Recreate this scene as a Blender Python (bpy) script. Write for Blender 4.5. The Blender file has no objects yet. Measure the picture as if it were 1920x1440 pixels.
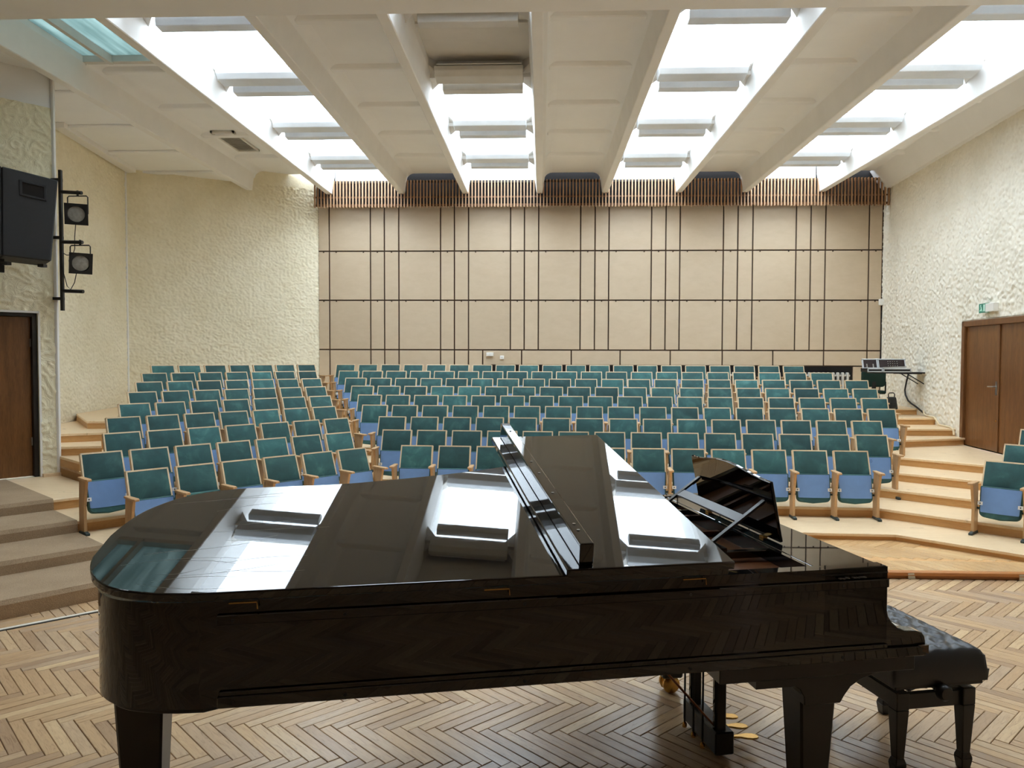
import bpy, bmesh, math, random
from math import sin, cos, radians, pi, sqrt, hypot, atan2
from mathutils import Vector, Matrix, noise

random.seed(7)
scene = bpy.context.scene
COL = scene.collection

# ------------------------------------------------------------------ camera
cam_data = bpy.data.cameras.new('camera')
cam = bpy.data.objects.new('camera', cam_data)
COL.objects.link(cam)
cam_data.sensor_width = 36.0
cam_data.lens = 36.0 * 1442.0 / 1920.0
cam_data.clip_start = 0.05
cam_data.clip_end = 200
PSI, TH, RHO = radians(2.2), radians(1.986), radians(0.15)
fw = Vector((-sin(PSI) * cos(TH), cos(PSI) * cos(TH), -sin(TH)))
rt = Vector((cos(PSI), sin(PSI), 0))
up = rt.cross(fw)
rt = rt * cos(RHO) + up * sin(RHO)
up = rt.cross(fw)
cam.matrix_world = Matrix(((rt.x, up.x, -fw.x, 0), (rt.y, up.y, -fw.y, 0), (rt.z, up.z, -fw.z, 1.78), (0, 0, 0, 1)))
scene.camera = cam

# ------------------------------------------------------------------ world, exposure
SKY = 5.0
world = bpy.data.worlds.new('overcast_sky')
scene.world = world
world.use_nodes = True
bg = world.node_tree.nodes['Background']
bg.inputs['Color'].default_value = (0.80, 0.90, 1.0, 1)
bg.inputs['Strength'].default_value = SKY
vs = scene.view_settings
vs.view_transform = 'Standard'
vs.look = 'None'
vs.exposure = 1.42
vs.gamma = 1.0
vs.use_curve_mapping = False
scene.cycles.max_bounces = 10
scene.cycles.diffuse_bounces = 6
scene.cycles.glossy_bounces = 4
scene.cycles.transparent_max_bounces = 8
scene.cycles.caustics_reflective = False
scene.cycles.caustics_refractive = False
scene.cycles.sample_clamp_indirect = 8.0
scene.cycles.use_denoising = True


# ------------------------------------------------------------------ materials
def lin(c):
    return tuple(((v / 255) / 12.92 if v / 255 <= 0.04045 else ((v / 255 + 0.055) / 1.055) ** 2.4) for v in c) + (1.0,)


MATS = {}


class NT:
    def __init__(s, name):
        s.m = bpy.data.materials.new(name)
        s.m.use_nodes = True
        s.t = s.m.node_tree
        s.b = s.t.nodes['Principled BSDF']
        MATS[name] = s.m

    def n(s, typ, **kw):
        nd = s.t.nodes.new(typ)
        for k, v in kw.items():
            if hasattr(nd, k):
                setattr(nd, k, v)
        return nd

    def l(s, a, b):
        s.t.links.new(a, b)

    def coords(s, scale=(1, 1, 1), kind='Object', rnd=0.0):
        tc = s.n('ShaderNodeTexCoord')
        out = tc.outputs[kind]
        if rnd:
            oi = s.n('ShaderNodeObjectInfo')
            mu = s.n('ShaderNodeMath', operation='MULTIPLY')
            s.l(oi.outputs['Random'], mu.inputs[0])
            mu.inputs[1].default_value = rnd
            ad = s.n('ShaderNodeVectorMath', operation='ADD')
            s.l(out, ad.inputs[0])
            s.l(mu.outputs[0], ad.inputs[1])
            out = ad.outputs[0]
        mp = s.n('ShaderNodeMapping')
        mp.inputs['Scale'].default_value = scale
        s.l(out, mp.inputs['Vector'])
        return mp.outputs[0]

    def noise(s, vec, scale=5, detail=3, rough=0.5, dist=0.0):
        nd = s.n('ShaderNodeTexNoise')
        nd.inputs['Scale'].default_value = scale
        nd.inputs['Detail'].default_value = detail
        nd.inputs['Roughness'].default_value = rough
        nd.inputs['Distortion'].default_value = dist
        s.l(vec, nd.inputs['Vector'])
        return nd.outputs['Fac']

    def ramp(s, fac, stops):
        r = s.n('ShaderNodeValToRGB')
        el = r.color_ramp.elements
        while len(el) > 1:
            el.remove(el[-1])
        el[0].position, el[0].color = stops[0][0], stops[0][1]
        for p, c in stops[1:]:
            e = el.new(p)
            e.color = c
        s.l(fac, r.inputs[0])
        return r.outputs[0]

    def bump(s, h, strength=0.5, dist=0.01):
        b = s.n('ShaderNodeBump')
        b.inputs['Strength'].default_value = strength
        b.inputs['Distance'].default_value = dist
        s.l(h, b.inputs['Height'])
        s.l(b.outputs[0], s.b.inputs['Normal'])

    def mix(s, fac, a, b, blend='MIX'):
        m = s.n('ShaderNodeMix', data_type='RGBA', blend_type=blend)
        for sock, v in ((m.inputs[0], fac), (m.inputs[6], a), (m.inputs[7], b)):
            if isinstance(v, (float, int, tuple)):
                sock.default_value = v
            else:
                s.l(v, sock)
        return m.outputs[2]

    def mathn(s, op, a, b=0.0):
        m = s.n('ShaderNodeMath', operation=op)
        for sock, v in ((m.inputs[0], a), (m.inputs[1], b)):
            if isinstance(v, (float, int)):
                sock.default_value = v
            else:
                s.l(v, sock)
        return m.outputs[0]

    def col(s, c):
        if isinstance(c, tuple):
            s.b.inputs['Base Color'].default_value = c
        else:
            s.l(c, s.b.inputs['Base Color'])

    def set(s, **kw):
        for k, v in kw.items():
            s.b.inputs[k.replace('_', ' ')].default_value = v


def plain(name, c, rough=0.5, metal=0.0, var=0.06, nscale=6.0, spec=None, bump=0.0):
    m = NT(name)
    base = lin(c)
    v = m.coords(rnd=7.0)
    f = m.noise(v, nscale, 4, 0.6)
    lo = tuple(x * (1 - var) for x in base[:3]) + (1,)
    hi = tuple(min(1, x * (1 + var)) for x in base[:3]) + (1,)
    m.col(m.ramp(f, [(0.3, lo), (0.7, hi)]))
    m.set(Roughness=rough, Metallic=metal)
    if spec is not None:
        m.b.inputs['Specular IOR Level'].default_value = spec
    if bump:
        m.bump(m.noise(v, nscale * 12, 2), 0.4, bump)
    return m.m


def wood(name, dark, light, scale, rough=0.45, rnd=0.25, fine=1.0, kind='Object', scuff=0.0):
    """streaky wood: the small entry of scale is the grain direction"""
    m = NT(name)
    v = m.coords(scale, kind=kind, rnd=13.0)
    f = m.noise(v, 3.0, 6, 0.65, 0.6)
    c = m.ramp(f, [(0.28, lin(dark)), (0.72, lin(light))])
    f2 = m.noise(v, 22.0 * fine, 3, 0.6, 0.2)
    c = m.mix(0.35, c, m.ramp(f2, [(0.35, lin(dark)), (0.6, lin(light))]))
    oi = m.n('ShaderNodeObjectInfo')
    k = m.mathn('MULTIPLY_ADD', oi.outputs['Random'], rnd)
    m.t.nodes[-1].inputs[2].default_value = 1 - rnd / 2
    c = m.mix(1.0, c, k, 'MULTIPLY')
    if scuff:
        v2 = m.coords((1, 1, 1))
        f3 = m.noise(v2, 2.2, 8, 0.75, 1.5)
        c = m.mix(m.ramp(f3, [(0.60, (0, 0, 0, 1)), (0.68, (scuff, scuff, scuff, 1))]), c, lin((120, 92, 60)))
    m.col(c)
    m.set(Roughness=rough)
    m.bump(f2, 0.15, 0.002)
    return m.m


def build_materials():
    plain('white_paint', (240, 240, 240), 0.75, var=0.025, nscale=1.5)
    plain('beam_paint', (236, 234, 231), 0.7, var=0.03, nscale=2.5)
    plain('grey_paint', (212, 208, 202), 0.7, var=0.05, nscale=3)
    # rough cream plaster, two kinds
    for name, sc, st, dist, c0, c1 in (('plaster_worm', 9.0, 1.0, 0.03, (232, 222, 190), (245, 237, 210)),
                                       ('plaster_left', 13.0, 1.0, 0.03, (232, 221, 190), (245, 236, 210)),
                                       ('plaster_right', 12.0, 1.0, 0.04, (232, 226, 210), (246, 241, 228))):
        m = NT(name)
        v = m.coords()
        f = m.noise(v, sc, 3, 0.55, 1.6 if name == 'plaster_worm' else 0.8)
        if name == 'plaster_worm':
            f = m.mathn('ABSOLUTE', m.mathn('SUBTRACT', f, 0.5))
            f = m.mathn('MULTIPLY', f, 4.0)
        g = m.noise(v, 1.2, 4, 0.6)
        c = m.ramp(g, [(0.3, lin(c0)), (0.7, lin(c1))])
        c = m.mix(0.12, c, m.ramp(f, [(0.25, lin((190, 176, 138))), (0.6, lin((248, 242, 222)))]))  # hollows of the bump tinted darker, relief shade put into the colour
        m.col(c)
        m.set(Roughness=0.85)
        m.bump(f, 0.5, 0.008)
    # parquet (UV: u runs along the block)
    for name, stops in (('parquet', [(0.0, (172, 142, 112)), (0.25, (194, 160, 122)), (0.55, (206, 172, 130)), (0.8, (190, 162, 132)), (1.0, (222, 190, 146))]),
                        ('parquet_pale', [(0.0, (192, 152, 104)), (0.4, (214, 176, 126)), (0.7, (200, 160, 110)), (1.0, (226, 192, 142))])):
        m = NT(name)
        oi = m.n('ShaderNodeObjectInfo')
        ge = m.n('ShaderNodeNewGeometry')
        r = m.mathn('FRACT', m.mathn('ADD', m.mathn('MULTIPLY', oi.outputs['Random'], 3.7), ge.outputs['Random Per Island']))
        base = m.ramp(r, [(p, lin(c)) for p, c in stops])
        uv = m.n('ShaderNodeUVMap')
        cmb = m.n('ShaderNodeCombineXYZ')
        m.l(m.mathn('MULTIPLY', r, 57.0), cmb.inputs[0])
        m.l(m.mathn('MULTIPLY', r, 31.0), cmb.inputs[1])
        ad = m.n('ShaderNodeVectorMath', operation='ADD')
        m.l(uv.outputs[0], ad.inputs[0])
        m.l(cmb.outputs[0], ad.inputs[1])
        mp = m.n('ShaderNodeMapping')
        mp.inputs['Scale'].default_value = (5.0, 42.0, 1)
        m.l(ad.outputs[0], mp.inputs['Vector'])
        f = m.noise(mp.outputs[0], 1.6, 6, 0.68, 1.4)
        c = m.mix(0.8, base, m.ramp(f, [(0.30, (0.55, 0.50, 0.47, 1)), (0.46, (0.92, 0.9, 0.88, 1)), (0.72, (1.08, 1.07, 1.05, 1))]), 'MULTIPLY')
        v2 = m.coords()
        f3 = m.noise(v2, 0.7, 4, 0.6)
        c = m.mix(m.ramp(f3, [(0.45, (0, 0, 0, 1)), (0.7, (0.30, 0.30, 0.30, 1))]), c, lin((150, 132, 116)))
        m.col(c)
        m.set(Roughness=0.27)
        m.b.inputs['Specular IOR Level'].default_value = 0.5
        m.bump(f, 0.25, 0.002)
    plain('joint_dark', (62, 44, 30), 0.8)
    wood('tread_wood', (222, 190, 146), (240, 214, 176), (1.2, 9, 4), 0.4, 0.10, scuff=0.55)
    wood('riser_wood', (186, 138, 82), (214, 168, 110), (1.0, 1.0, 14), 0.5, 0.12)
    wood('step_edge', (160, 98, 44), (190, 126, 64), (1.0, 8, 14), 0.45, 0.1)
    wood('laminate', (199, 178, 150), (208, 188, 161), (0.5, 1, 1.0), 0.42, 0.07, fine=0.5)
    plain('panel_joint', (72, 50, 34), 0.7)
    wood('slat_wood', (150, 114, 84), (204, 164, 126), (5, 5, 0.6), 0.5, 0.2)
    plain('void_shade', (16, 11, 9), 0.9)  # near-black colour standing for the shade in gaps and recesses
    wood('door_wood', (84, 50, 22), (132, 88, 48), (7, 7, 0.55), 0.32, 0.08)
    wood('door_frame_wood', (86, 52, 26), (126, 84, 48), (7, 7, 0.6), 0.4, 0.08)
    plain('door_black', (22, 16, 13), 0.45)
    wood('chair_wood', (178, 136, 92), (210, 170, 124), (9, 9, 0.9), 0.42, 0.14)
    wood('frame_wood', (212, 184, 144), (232, 208, 172), (2, 2, 2), 0.42, 0.08)
    # velvet
    m = NT('velvet')
    v = m.coords(rnd=31.0)
    f = m.noise(v, 6.0, 4, 0.6, 0.5)
    f2 = m.noise(v, 2.2, 3, 0.6, 0.4)
    c = m.ramp(m.mathn('MULTIPLY_ADD', f, 0.6), [(0.34, lin((32, 66, 68))), (0.52, lin((42, 82, 82))), (0.68, lin((70, 112, 109)))])
    m.t.nodes[-2].inputs[2].default_value = 0.2
    oi = m.n('ShaderNodeObjectInfo')
    k = m.ramp(oi.outputs['Random'], [(0.0, (0.62, 0.62, 0.62, 1)), (0.12, (0.9, 0.9, 0.9, 1)), (0.8, (1.1, 1.1, 1.1, 1)), (0.93, (1.45, 1.45, 1.45, 1)), (1.0, (1.8, 1.8, 1.75, 1))])
    c = m.mix(1.0, c, k, 'MULTIPLY')
    m.col(c)
    m.set(Roughness=0.8)
    m.b.inputs['Sheen Weight'].default_value = 0.3
    m.b.inputs['Sheen Tint'].default_value = lin((150, 200, 200))
    m.bump(f2, 0.5, 0.012)
    plain('blue_fabric', (112, 146, 194), 0.8, var=0.05, nscale=9, bump=0.0008)
    plain('faded_ink', (84, 112, 160), 0.8)
    plain('green_iron', (34, 50, 50), 0.45, var=0.15)
    plain('tag_white', (232, 232, 228), 0.5, var=0.02)
    plain('tag_print', (40, 44, 50), 0.6)
    # carpet
    m = NT('carpet')
    v = m.coords()
    f = m.noise(v, 130, 3, 0.7)
    g = m.noise(v, 3.0, 4, 0.6)
    c = m.mix(0.5, m.ramp(f, [(0.3, lin((126, 102, 76))), (0.7, lin((194, 166, 132)))]), m.ramp(g, [(0.3, lin((148, 124, 96))), (0.7, lin((176, 152, 122)))]))
    m.col(c)
    m.set(Roughness=0.95)
    m.bump(f, 0.8, 0.006)
    # piano lacquer with fine scratches
    m = NT('piano_black')
    v = m.coords((1.0, 7.0, 1.0))
    f = m.noise(v, 14, 5, 0.75, 0.8)
    m.col((0.0045, 0.0042, 0.0042, 1))
    m.l(m.ramp(f, [(0.5, (0.012, 0.012, 0.012, 1)), (0.8, (0.05, 0.05, 0.05, 1))]), m.b.inputs['Roughness'])
    m.bump(m.noise(m.coords(), 3.0, 2), 0.02, 0.002)
    m.b.inputs['IOR'].default_value = 1.6
    plain('piano_satin', (16, 14, 13), 0.32, var=0.1)
    plain('brass', (206, 164, 92), 0.25, 1.0, var=0.08)
    plain('copper', (120, 72, 44), 0.4, 0.8, var=0.1)
    plain('steel', (188, 190, 192), 0.28, 1.0, var=0.05)
    wood('spruce', (64, 34, 14), (112, 66, 28), (1, 9, 1), 0.35, 0.0)
    plain('ivory', (226, 220, 204), 0.35, var=0.02)
    plain('leather', (26, 28, 33), 0.33, var=0.12, nscale=20, bump=0.0006)
    plain('bench_black', (20, 18, 16), 0.38, var=0.12)
    plain('speaker_black', (28, 28, 30), 0.6, var=0.1, bump=0.0006, nscale=40)
    plain('matte_black', (20, 19, 18), 0.55, var=0.1)
    plain('alu', (214, 217, 220), 0.4, 0.0, var=0.08, nscale=3)
    plain('alu_dull', (206, 202, 194), 0.5, 0.0, var=0.08, nscale=3)
    plain('white_plastic', (234, 232, 226), 0.4, var=0.02)
    plain('cable_black', (24, 22, 22), 0.5)
    plain('conduit', (222, 204, 170), 0.5)
    plain('tape_grey', (196, 194, 182), 0.5, var=0.15)
    plain('dark_green_fabric', (14, 46, 38), 0.85, var=0.15)
    plain('mixer_face', (46, 32, 34), 0.5, var=0.15)
    plain('radiator', (196, 192, 184), 0.5)
    plain('lens', (150, 148, 142), 0.15, 0.0, var=0.2, nscale=30)
    plain('exit_green', (30, 136, 112), 0.35, var=0.05)
    plain('exit_mark', (206, 244, 228), 0.35, var=0.02)
    plain('worn_chip', (84, 64, 36), 0.6, var=0.3, nscale=60)
    plain('scratch', (112, 110, 104), 0.6)
    # glass
    m = NT('sky_glass')
    out = m.t.nodes['Material Output']
    tr = m.n('ShaderNodeBsdfTransparent')
    tr.inputs[0].default_value = (0.94, 0.96, 0.97, 1)
    m.set(Roughness=0.05)
    m.col((0.9, 0.92, 0.95, 1))
    mx = m.n('ShaderNodeMixShader')
    mx.inputs[0].default_value = 0.06
    m.l(tr.outputs[0], mx.inputs[1])
    m.l(m.b.outputs[0], mx.inputs[2])
    m.l(mx.outputs[0], out.inputs[0])
    m = NT('green_glass')
    out = m.t.nodes['Material Output']
    tr = m.n('ShaderNodeBsdfTranslucent')
    v = m.coords((6.0, 0.5, 1))
    f = m.noise(v, 1.6, 3)
    m.l(m.ramp(f, [(0.3, (0.16, 0.21, 0.20, 1)), (0.7, (0.34, 0.40, 0.385, 1))]), tr.inputs[0])
    m.set(Roughness=0.3)
    m.col((0.10, 0.16, 0.15, 1))
    mx = m.n('ShaderNodeMixShader')
    mx.inputs[0].default_value = 0.25
    m.l(tr.outputs[0], mx.inputs[1])
    m.l(m.b.outputs[0], mx.inputs[2])
    m.l(mx.outputs[0], out.inputs[0])


build_materials()


# ------------------------------------------------------------------ mesh helpers
class MB:
    def __init__(s):
        s.v, s.f = [], []

    def add(s, verts, faces):
        o = len(s.v)
        s.v += [tuple(p) for p in verts]
        s.f += [tuple(o + i for i in f) for f in faces]
        return s

    def box(s, x0, x1, y0, y1, z0, z1, M=None):
        vs_ = [Vector(p) for p in ((x0, y0, z0), (x1, y0, z0), (x1, y1, z0), (x0, y1, z0), (x0, y0, z1), (x1, y0, z1), (x1, y1, z1), (x0, y1, z1))]
        if M is not None:
            vs_ = [M @ p for p in vs_]
        return s.add(vs_, [(0, 3, 2, 1), (4, 5, 6, 7), (0, 1, 5, 4), (1, 2, 6, 5), (2, 3, 7, 6), (3, 0, 4, 7)])

    def extr(s, pts, vec):
        """polygon pts (3D) pushed along vec"""
        pts = [Vector(p) for p in pts]
        vec = Vector(vec)
        nrm = Vector((0, 0, 0))
        for i in range(len(pts)):
            a, b = pts[i], pts[(i + 1) % len(pts)]
            nrm += a.cross(b)
        if nrm.dot(vec) > 0:
            pts = pts[::-1]
        n = len(pts)
        q = pts + [p + vec for p in pts]
        fs = [tuple(range(n)), tuple(range(2 * n - 1, n - 1, -1))]
        fs += [(i, n + i, n + (i + 1) % n, (i + 1) % n) for i in range(n)]
        fs[2:] = [f[::-1] for f in fs[2:]]
        return s.add(q, [f[::-1] for f in fs] if False else fs)

    def slab(s, poly, z0, z1):
        return s.extr([(p[0], p[1], z0) for p in poly], (0, 0, z1 - z0))

    def tube(s, path, r, n=8, caps=True):
        path = [Vector(p) for p in path]
        rings = []
        prev = None
        for i, p in enumerate(path):
            a = path[max(0, i - 1)]
            b = path[min(len(path) - 1, i + 1)]
            t = (b - a).normalized()
            ref = prev if prev is not None else (Vector((0, 0, 1)) if abs(t.z) < 0.9 else Vector((1, 0, 0)))
            u = (ref - t * ref.dot(t)).normalized()
            prev = u
            w = t.cross(u)
            rr = r[i] if isinstance(r, (list, tuple)) else r
            rings.append([p + (u * cos(2 * pi * k / n) + w * sin(2 * pi * k / n)) * rr for k in range(n)])
        vs_, fs = [], []
        for rg in rings:
            vs_ += rg
        for i in range(len(rings) - 1):
            for k in range(n):
                a, b = i * n + k, i * n + (k + 1) % n
                fs.append((a, b, b + n, a + n))
        if caps:
            fs.append(tuple(range(n - 1, -1, -1)))
            fs.append(tuple(range((len(rings) - 1) * n, len(rings) * n)))
        return s.add(vs_, fs)

    def lathe(s, prof, n=20, M=None):
        vs_, fs = [], []
        for (r, z) in prof:
            for k in range(n):
                p = Vector((max(r, 1e-5) * cos(2 * pi * k / n), max(r, 1e-5) * sin(2 * pi * k / n), z))
                vs_.append(M @ p if M is not None else p)
        for i in range(len(prof) - 1):
            for k in range(n):
                a, b = i * n + k, i * n + (k + 1) % n
                fs.append((a, b, b + n, a + n))
        fs.append(tuple(range(n - 1, -1, -1)))
        fs.append(tuple(range((len(prof) - 1) * n, len(prof) * n)))
        return s.add(vs_, fs)

    def taper(s, x0, x1, y0, y1, z0, X0, X1, Y0, Y1, z1):
        """frustum: rectangle at z0 (bottom) to rectangle at z1"""
        return s.add([(x0, y0, z0), (x1, y0, z0), (x1, y1, z0), (x0, y1, z0), (X0, Y0, z1), (X1, Y0, z1), (X1, Y1, z1), (X0, Y1, z1)],
                     [(0, 3, 2, 1), (4, 5, 6, 7), (0, 1, 5, 4), (1, 2, 6, 5), (2, 3, 7, 6), (3, 0, 4, 7)])

    def mesh(s, name, mat, bevel=0.0, smooth=False, seg=1, sharp=40):
        me = bpy.data.meshes.new(name)
        me.from_pydata(s.v, [], s.f)
        bm = bmesh.new()
        bm.from_mesh(me)
        bmesh.ops.recalc_face_normals(bm, faces=bm.faces)
        if bevel:
            eds = [e for e in bm.edges if len(e.link_faces) == 2 and e.calc_face_angle(0) > radians(35)]
            bmesh.ops.bevel(bm, geom=eds, offset=bevel, segments=seg, affect='EDGES', profile=0.5, clamp_overlap=True)
        if smooth:
            for f in bm.faces:
                f.smooth = True
            for e in bm.edges:
                if len(e.link_faces) == 2 and e.calc_face_angle(0) > radians(sharp):
                    e.smooth = False
        bm.to_mesh(me)
        bm.free()
        me.materials.append(MATS[mat])
        return me

    def build(s, name, mat, parent=None, **kw):
        return link(name, s.mesh(name, mat, **kw), parent)


def link(name, data, parent=None):
    o = bpy.data.objects.new(name, data)
    COL.objects.link(o)
    if parent is not None:
        o.parent = parent
    return o


def tag(o, label=None, cat=None, group=None, kind=None):
    for k, v in (('label', label), ('category', cat), ('group', group), ('kind', kind)):
        if v:
            o[k] = v
    return o


def empty(name, loc=(0, 0, 0), rz=0.0):
    o = bpy.data.objects.new(name, None)
    o.empty_display_size = 0.1
    COL.objects.link(o)
    o.location = loc
    o.rotation_euler = (0, 0, rz)
    return o


def struct(o, label=None):
    o['kind'] = 'structure'
    if label:
        o['label'] = label
    return o


def copy_tree(o, parent=None):
    c = o.copy()
    COL.objects.link(c)
    c.parent = parent
    for ch in o.children:
        copy_tree(ch, c)
    return c


def rotz(a):
    return Matrix.Rotation(a, 4, 'Z')


ORD = ['first', 'second', 'third', 'fourth', 'fifth', 'sixth', 'seventh', 'eighth', 'ninth', 'tenth', 'eleventh', 'twelfth', 'thirteenth',
       'fourteenth', 'fifteenth', 'sixteenth', 'seventeenth', 'eighteenth', 'nineteenth', 'twentieth']

# ------------------------------------------------------------------ layout frames
T = [0.12 + 0.1045 * i for i in range(9)]          # row floors
aL, aM, aR = radians(48.75), radians(-2.7), radians(-44.0)
dL, nL = Vector((cos(aL), sin(aL))), Vector((-sin(aL), cos(aL)))
dM, nM = Vector((cos(aM), sin(aM))), Vector((-sin(aM), cos(aM)))
dR, nR = Vector((cos(aR), sin(aR))), Vector((-sin(aR), cos(aR)))
PL0 = Vector((-3.516, 6.337))
PM0 = Vector((-1.55, 8.413))
rL = [nL.dot(PL0) - (0.78 if i == 0 else 0.745) + 0.661 * i for i in range(9)]     # tier edges, left block
rM = [nM.dot(PM0) - (0.84 if i == 0 else 0.765) + 0.682 * i for i in range(9)]
rR = [7.61 + 0.645 * i for i in range(9)]


def SR(s_, r_):
    p = dL * s_ + nL * r_
    return (p.x, p.y)


def isect(n1, c1, n2, c2):
    det = n1.x * n2.y - n1.y * n2.x
    return ((c1 * n2.y - c2 * n1.y) / det, (n1.x * c2 - n2.x * c1) / det)


def on_line(n, c, x):
    return (x, (c - n.x * x) / n.y)


WALL_Y = 14.6
RW0, RW1 = Vector((6.33, 14.6)), Vector((5.98, 10.3))
dW = (RW1 - RW0).normalized()        # along the right wall, towards the stage
nW = Vector((-dW.y, dW.x))           # out of the room


def RW(t, off=0.0):
    p = RW0 + dW * t + nW * off
    return (p.x, p.y)


# ------------------------------------------------------------------ floor
def plank_mesh(name, mat, L, W, h):
    me = bpy.data.meshes.new(name)
    g = 0.0016
    x0, x1, y0, y1 = g, L - g, g, W - g
    b = 0.002
    v = [(x0, y0, -0.02), (x1, y0, -0.02), (x1, y1, -0.02), (x0, y1, -0.02), (x0, y0, h - b), (x1, y0, h - b), (x1, y1, h - b), (x0, y1, h - b),
         (x0 + b, y0 + b, h), (x1 - b, y0 + b, h), (x1 - b, y1 - b, h), (x0 + b, y1 - b, h)]
    f = [(0, 1, 5, 4), (1, 2, 6, 5), (2, 3, 7, 6), (3, 0, 4, 7), (4, 5, 9, 8), (5, 6, 10, 9), (6, 7, 11, 10), (7, 4, 8, 11), (8, 9, 10, 11)]
    me.from_pydata(v, [], f)
    uv = me.uv_layers.new(name='UVMap')
    for li, lp in enumerate(me.loops):
        p = v[lp.vertex_index]
        uv.data[li].uv = (p[0], p[1])
    me.materials.append(MATS[mat])
    return me, v, f


def clip_half(poly, a, b):
    """keep the part of poly left of the line a->b"""
    out = []
    n = len(poly)
    for i in range(n):
        p, q = poly[i], poly[(i + 1) % n]
        cp = (b[0] - a[0]) * (p[1] - a[1]) - (b[1] - a[1]) * (p[0] - a[0])
        cq = (b[0] - a[0]) * (q[1] - a[1]) - (b[1] - a[1]) * (q[0] - a[0])
        if cp >= 0:
            out.append(p)
        if (cp >= 0) != (cq >= 0):
            t = cp / (cp - cq)
            out.append((p[0] + (q[0] - p[0]) * t, p[1] + (q[1] - p[1]) * t))
    return out


def herringbone(L, n, region, rot, org):
    """block corners (x, y, angle) whose centre lies in region(x, y)"""
    W = L / n
    res = []
    R = rot - pi / 4
    for m in range(-14, 15):
        for k in range(-160, 161):
            for (u, v, vert) in ((k * W, k * W + m * 2 * L, 0), (k * W + W, k * W + W + m * 2 * L, 1)):
                a = R + (pi / 2 if vert else 0)
                x = org[0] + u * cos(R) - v * sin(R)
                y = org[1] + u * sin(R) + v * cos(R)
                cxx = x + cos(a) * L / 2 - sin(a) * W / 2
                cyy = y + sin(a) * L / 2 + cos(a) * W / 2
                if region(cxx, cyy):
                    res.append((x, y, a, cxx, cyy))
    return res


def make_floor():
    mb = MB()
    mb.slab([(-7.6, -2.6), (7.2, -2.6), (7.2, 15.0), (-7.6, 15.0)], -0.2, -0.012)
    fl = struct(mb.build('floor', 'joint_dark'), 'worn oak herringbone parquet floor under the piano')
    L, n = 0.42, 7
    W = L / n

    def region(x, y):
        if y < -2.2 or y > 8.0 or abs(x) > 5.2:
            return False
        if y > 6.22 and x > -1.95:
            return False
        return Vector((x, y)).dot(nL) < rL[0] + 0.2 and Vector((x, y)).dot(nM) < rM[0] + 0.1
    pcs = herringbone(L, n, region, 0.0, (0.13, 0.02))
    me, v, f = plank_mesh('plank', 'parquet', L, W, 0.0)

    def seen(p):
        cx, cy = p[3], p[4]
        d = cy * cos(PSI) - cx * sin(PSI)
        if d < 3.25:
            return 1e6
        u = (cx * cos(PSI) + cy * sin(PSI)) / d * 1442 + 960
        if u < -20 or u > 1940:
            return 1e5 + d
        return d
    pcs.sort(key=seen)
    for i, p in enumerate(pcs[:300]):
        o = link('plank', me, fl)
        o.location = (p[0], p[1], random.uniform(-0.0012, 0.0008))
        o.rotation_euler = (random.uniform(-0.004, 0.004), 0, p[2])
    joined_planks('plank_field', me, v, f, pcs[300:], fl, 0.0)


def joined_planks(name, me, v, f, pcs, parent, z):
    V, F, UV = [], [], []
    for p in pcs:
        c, s_ = cos(p[2]), sin(p[2])
        o = len(V)
        dz = z + random.uniform(-0.0012, 0.0008)
        for q in v:
            V.append((p[0] + q[0] * c - q[1] * s_, p[1] + q[0] * s_ + q[1] * c, q[2] + dz))
        for g in f:
            F.append(tuple(o + i for i in g))
            UV += [(v[i][0], v[i][1]) for i in g]
    m2 = bpy.data.meshes.new(name)
    m2.from_pydata(V, [], F)
    uv = m2.uv_layers.new(name='UVMap')
    for i, q in enumerate(UV):
        uv.data[i].uv = q
    m2.materials.append(me.materials[0])
    o = link(name, m2, parent)
    o['kind'] = 'stuff'
    return o


make_floor()


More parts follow.
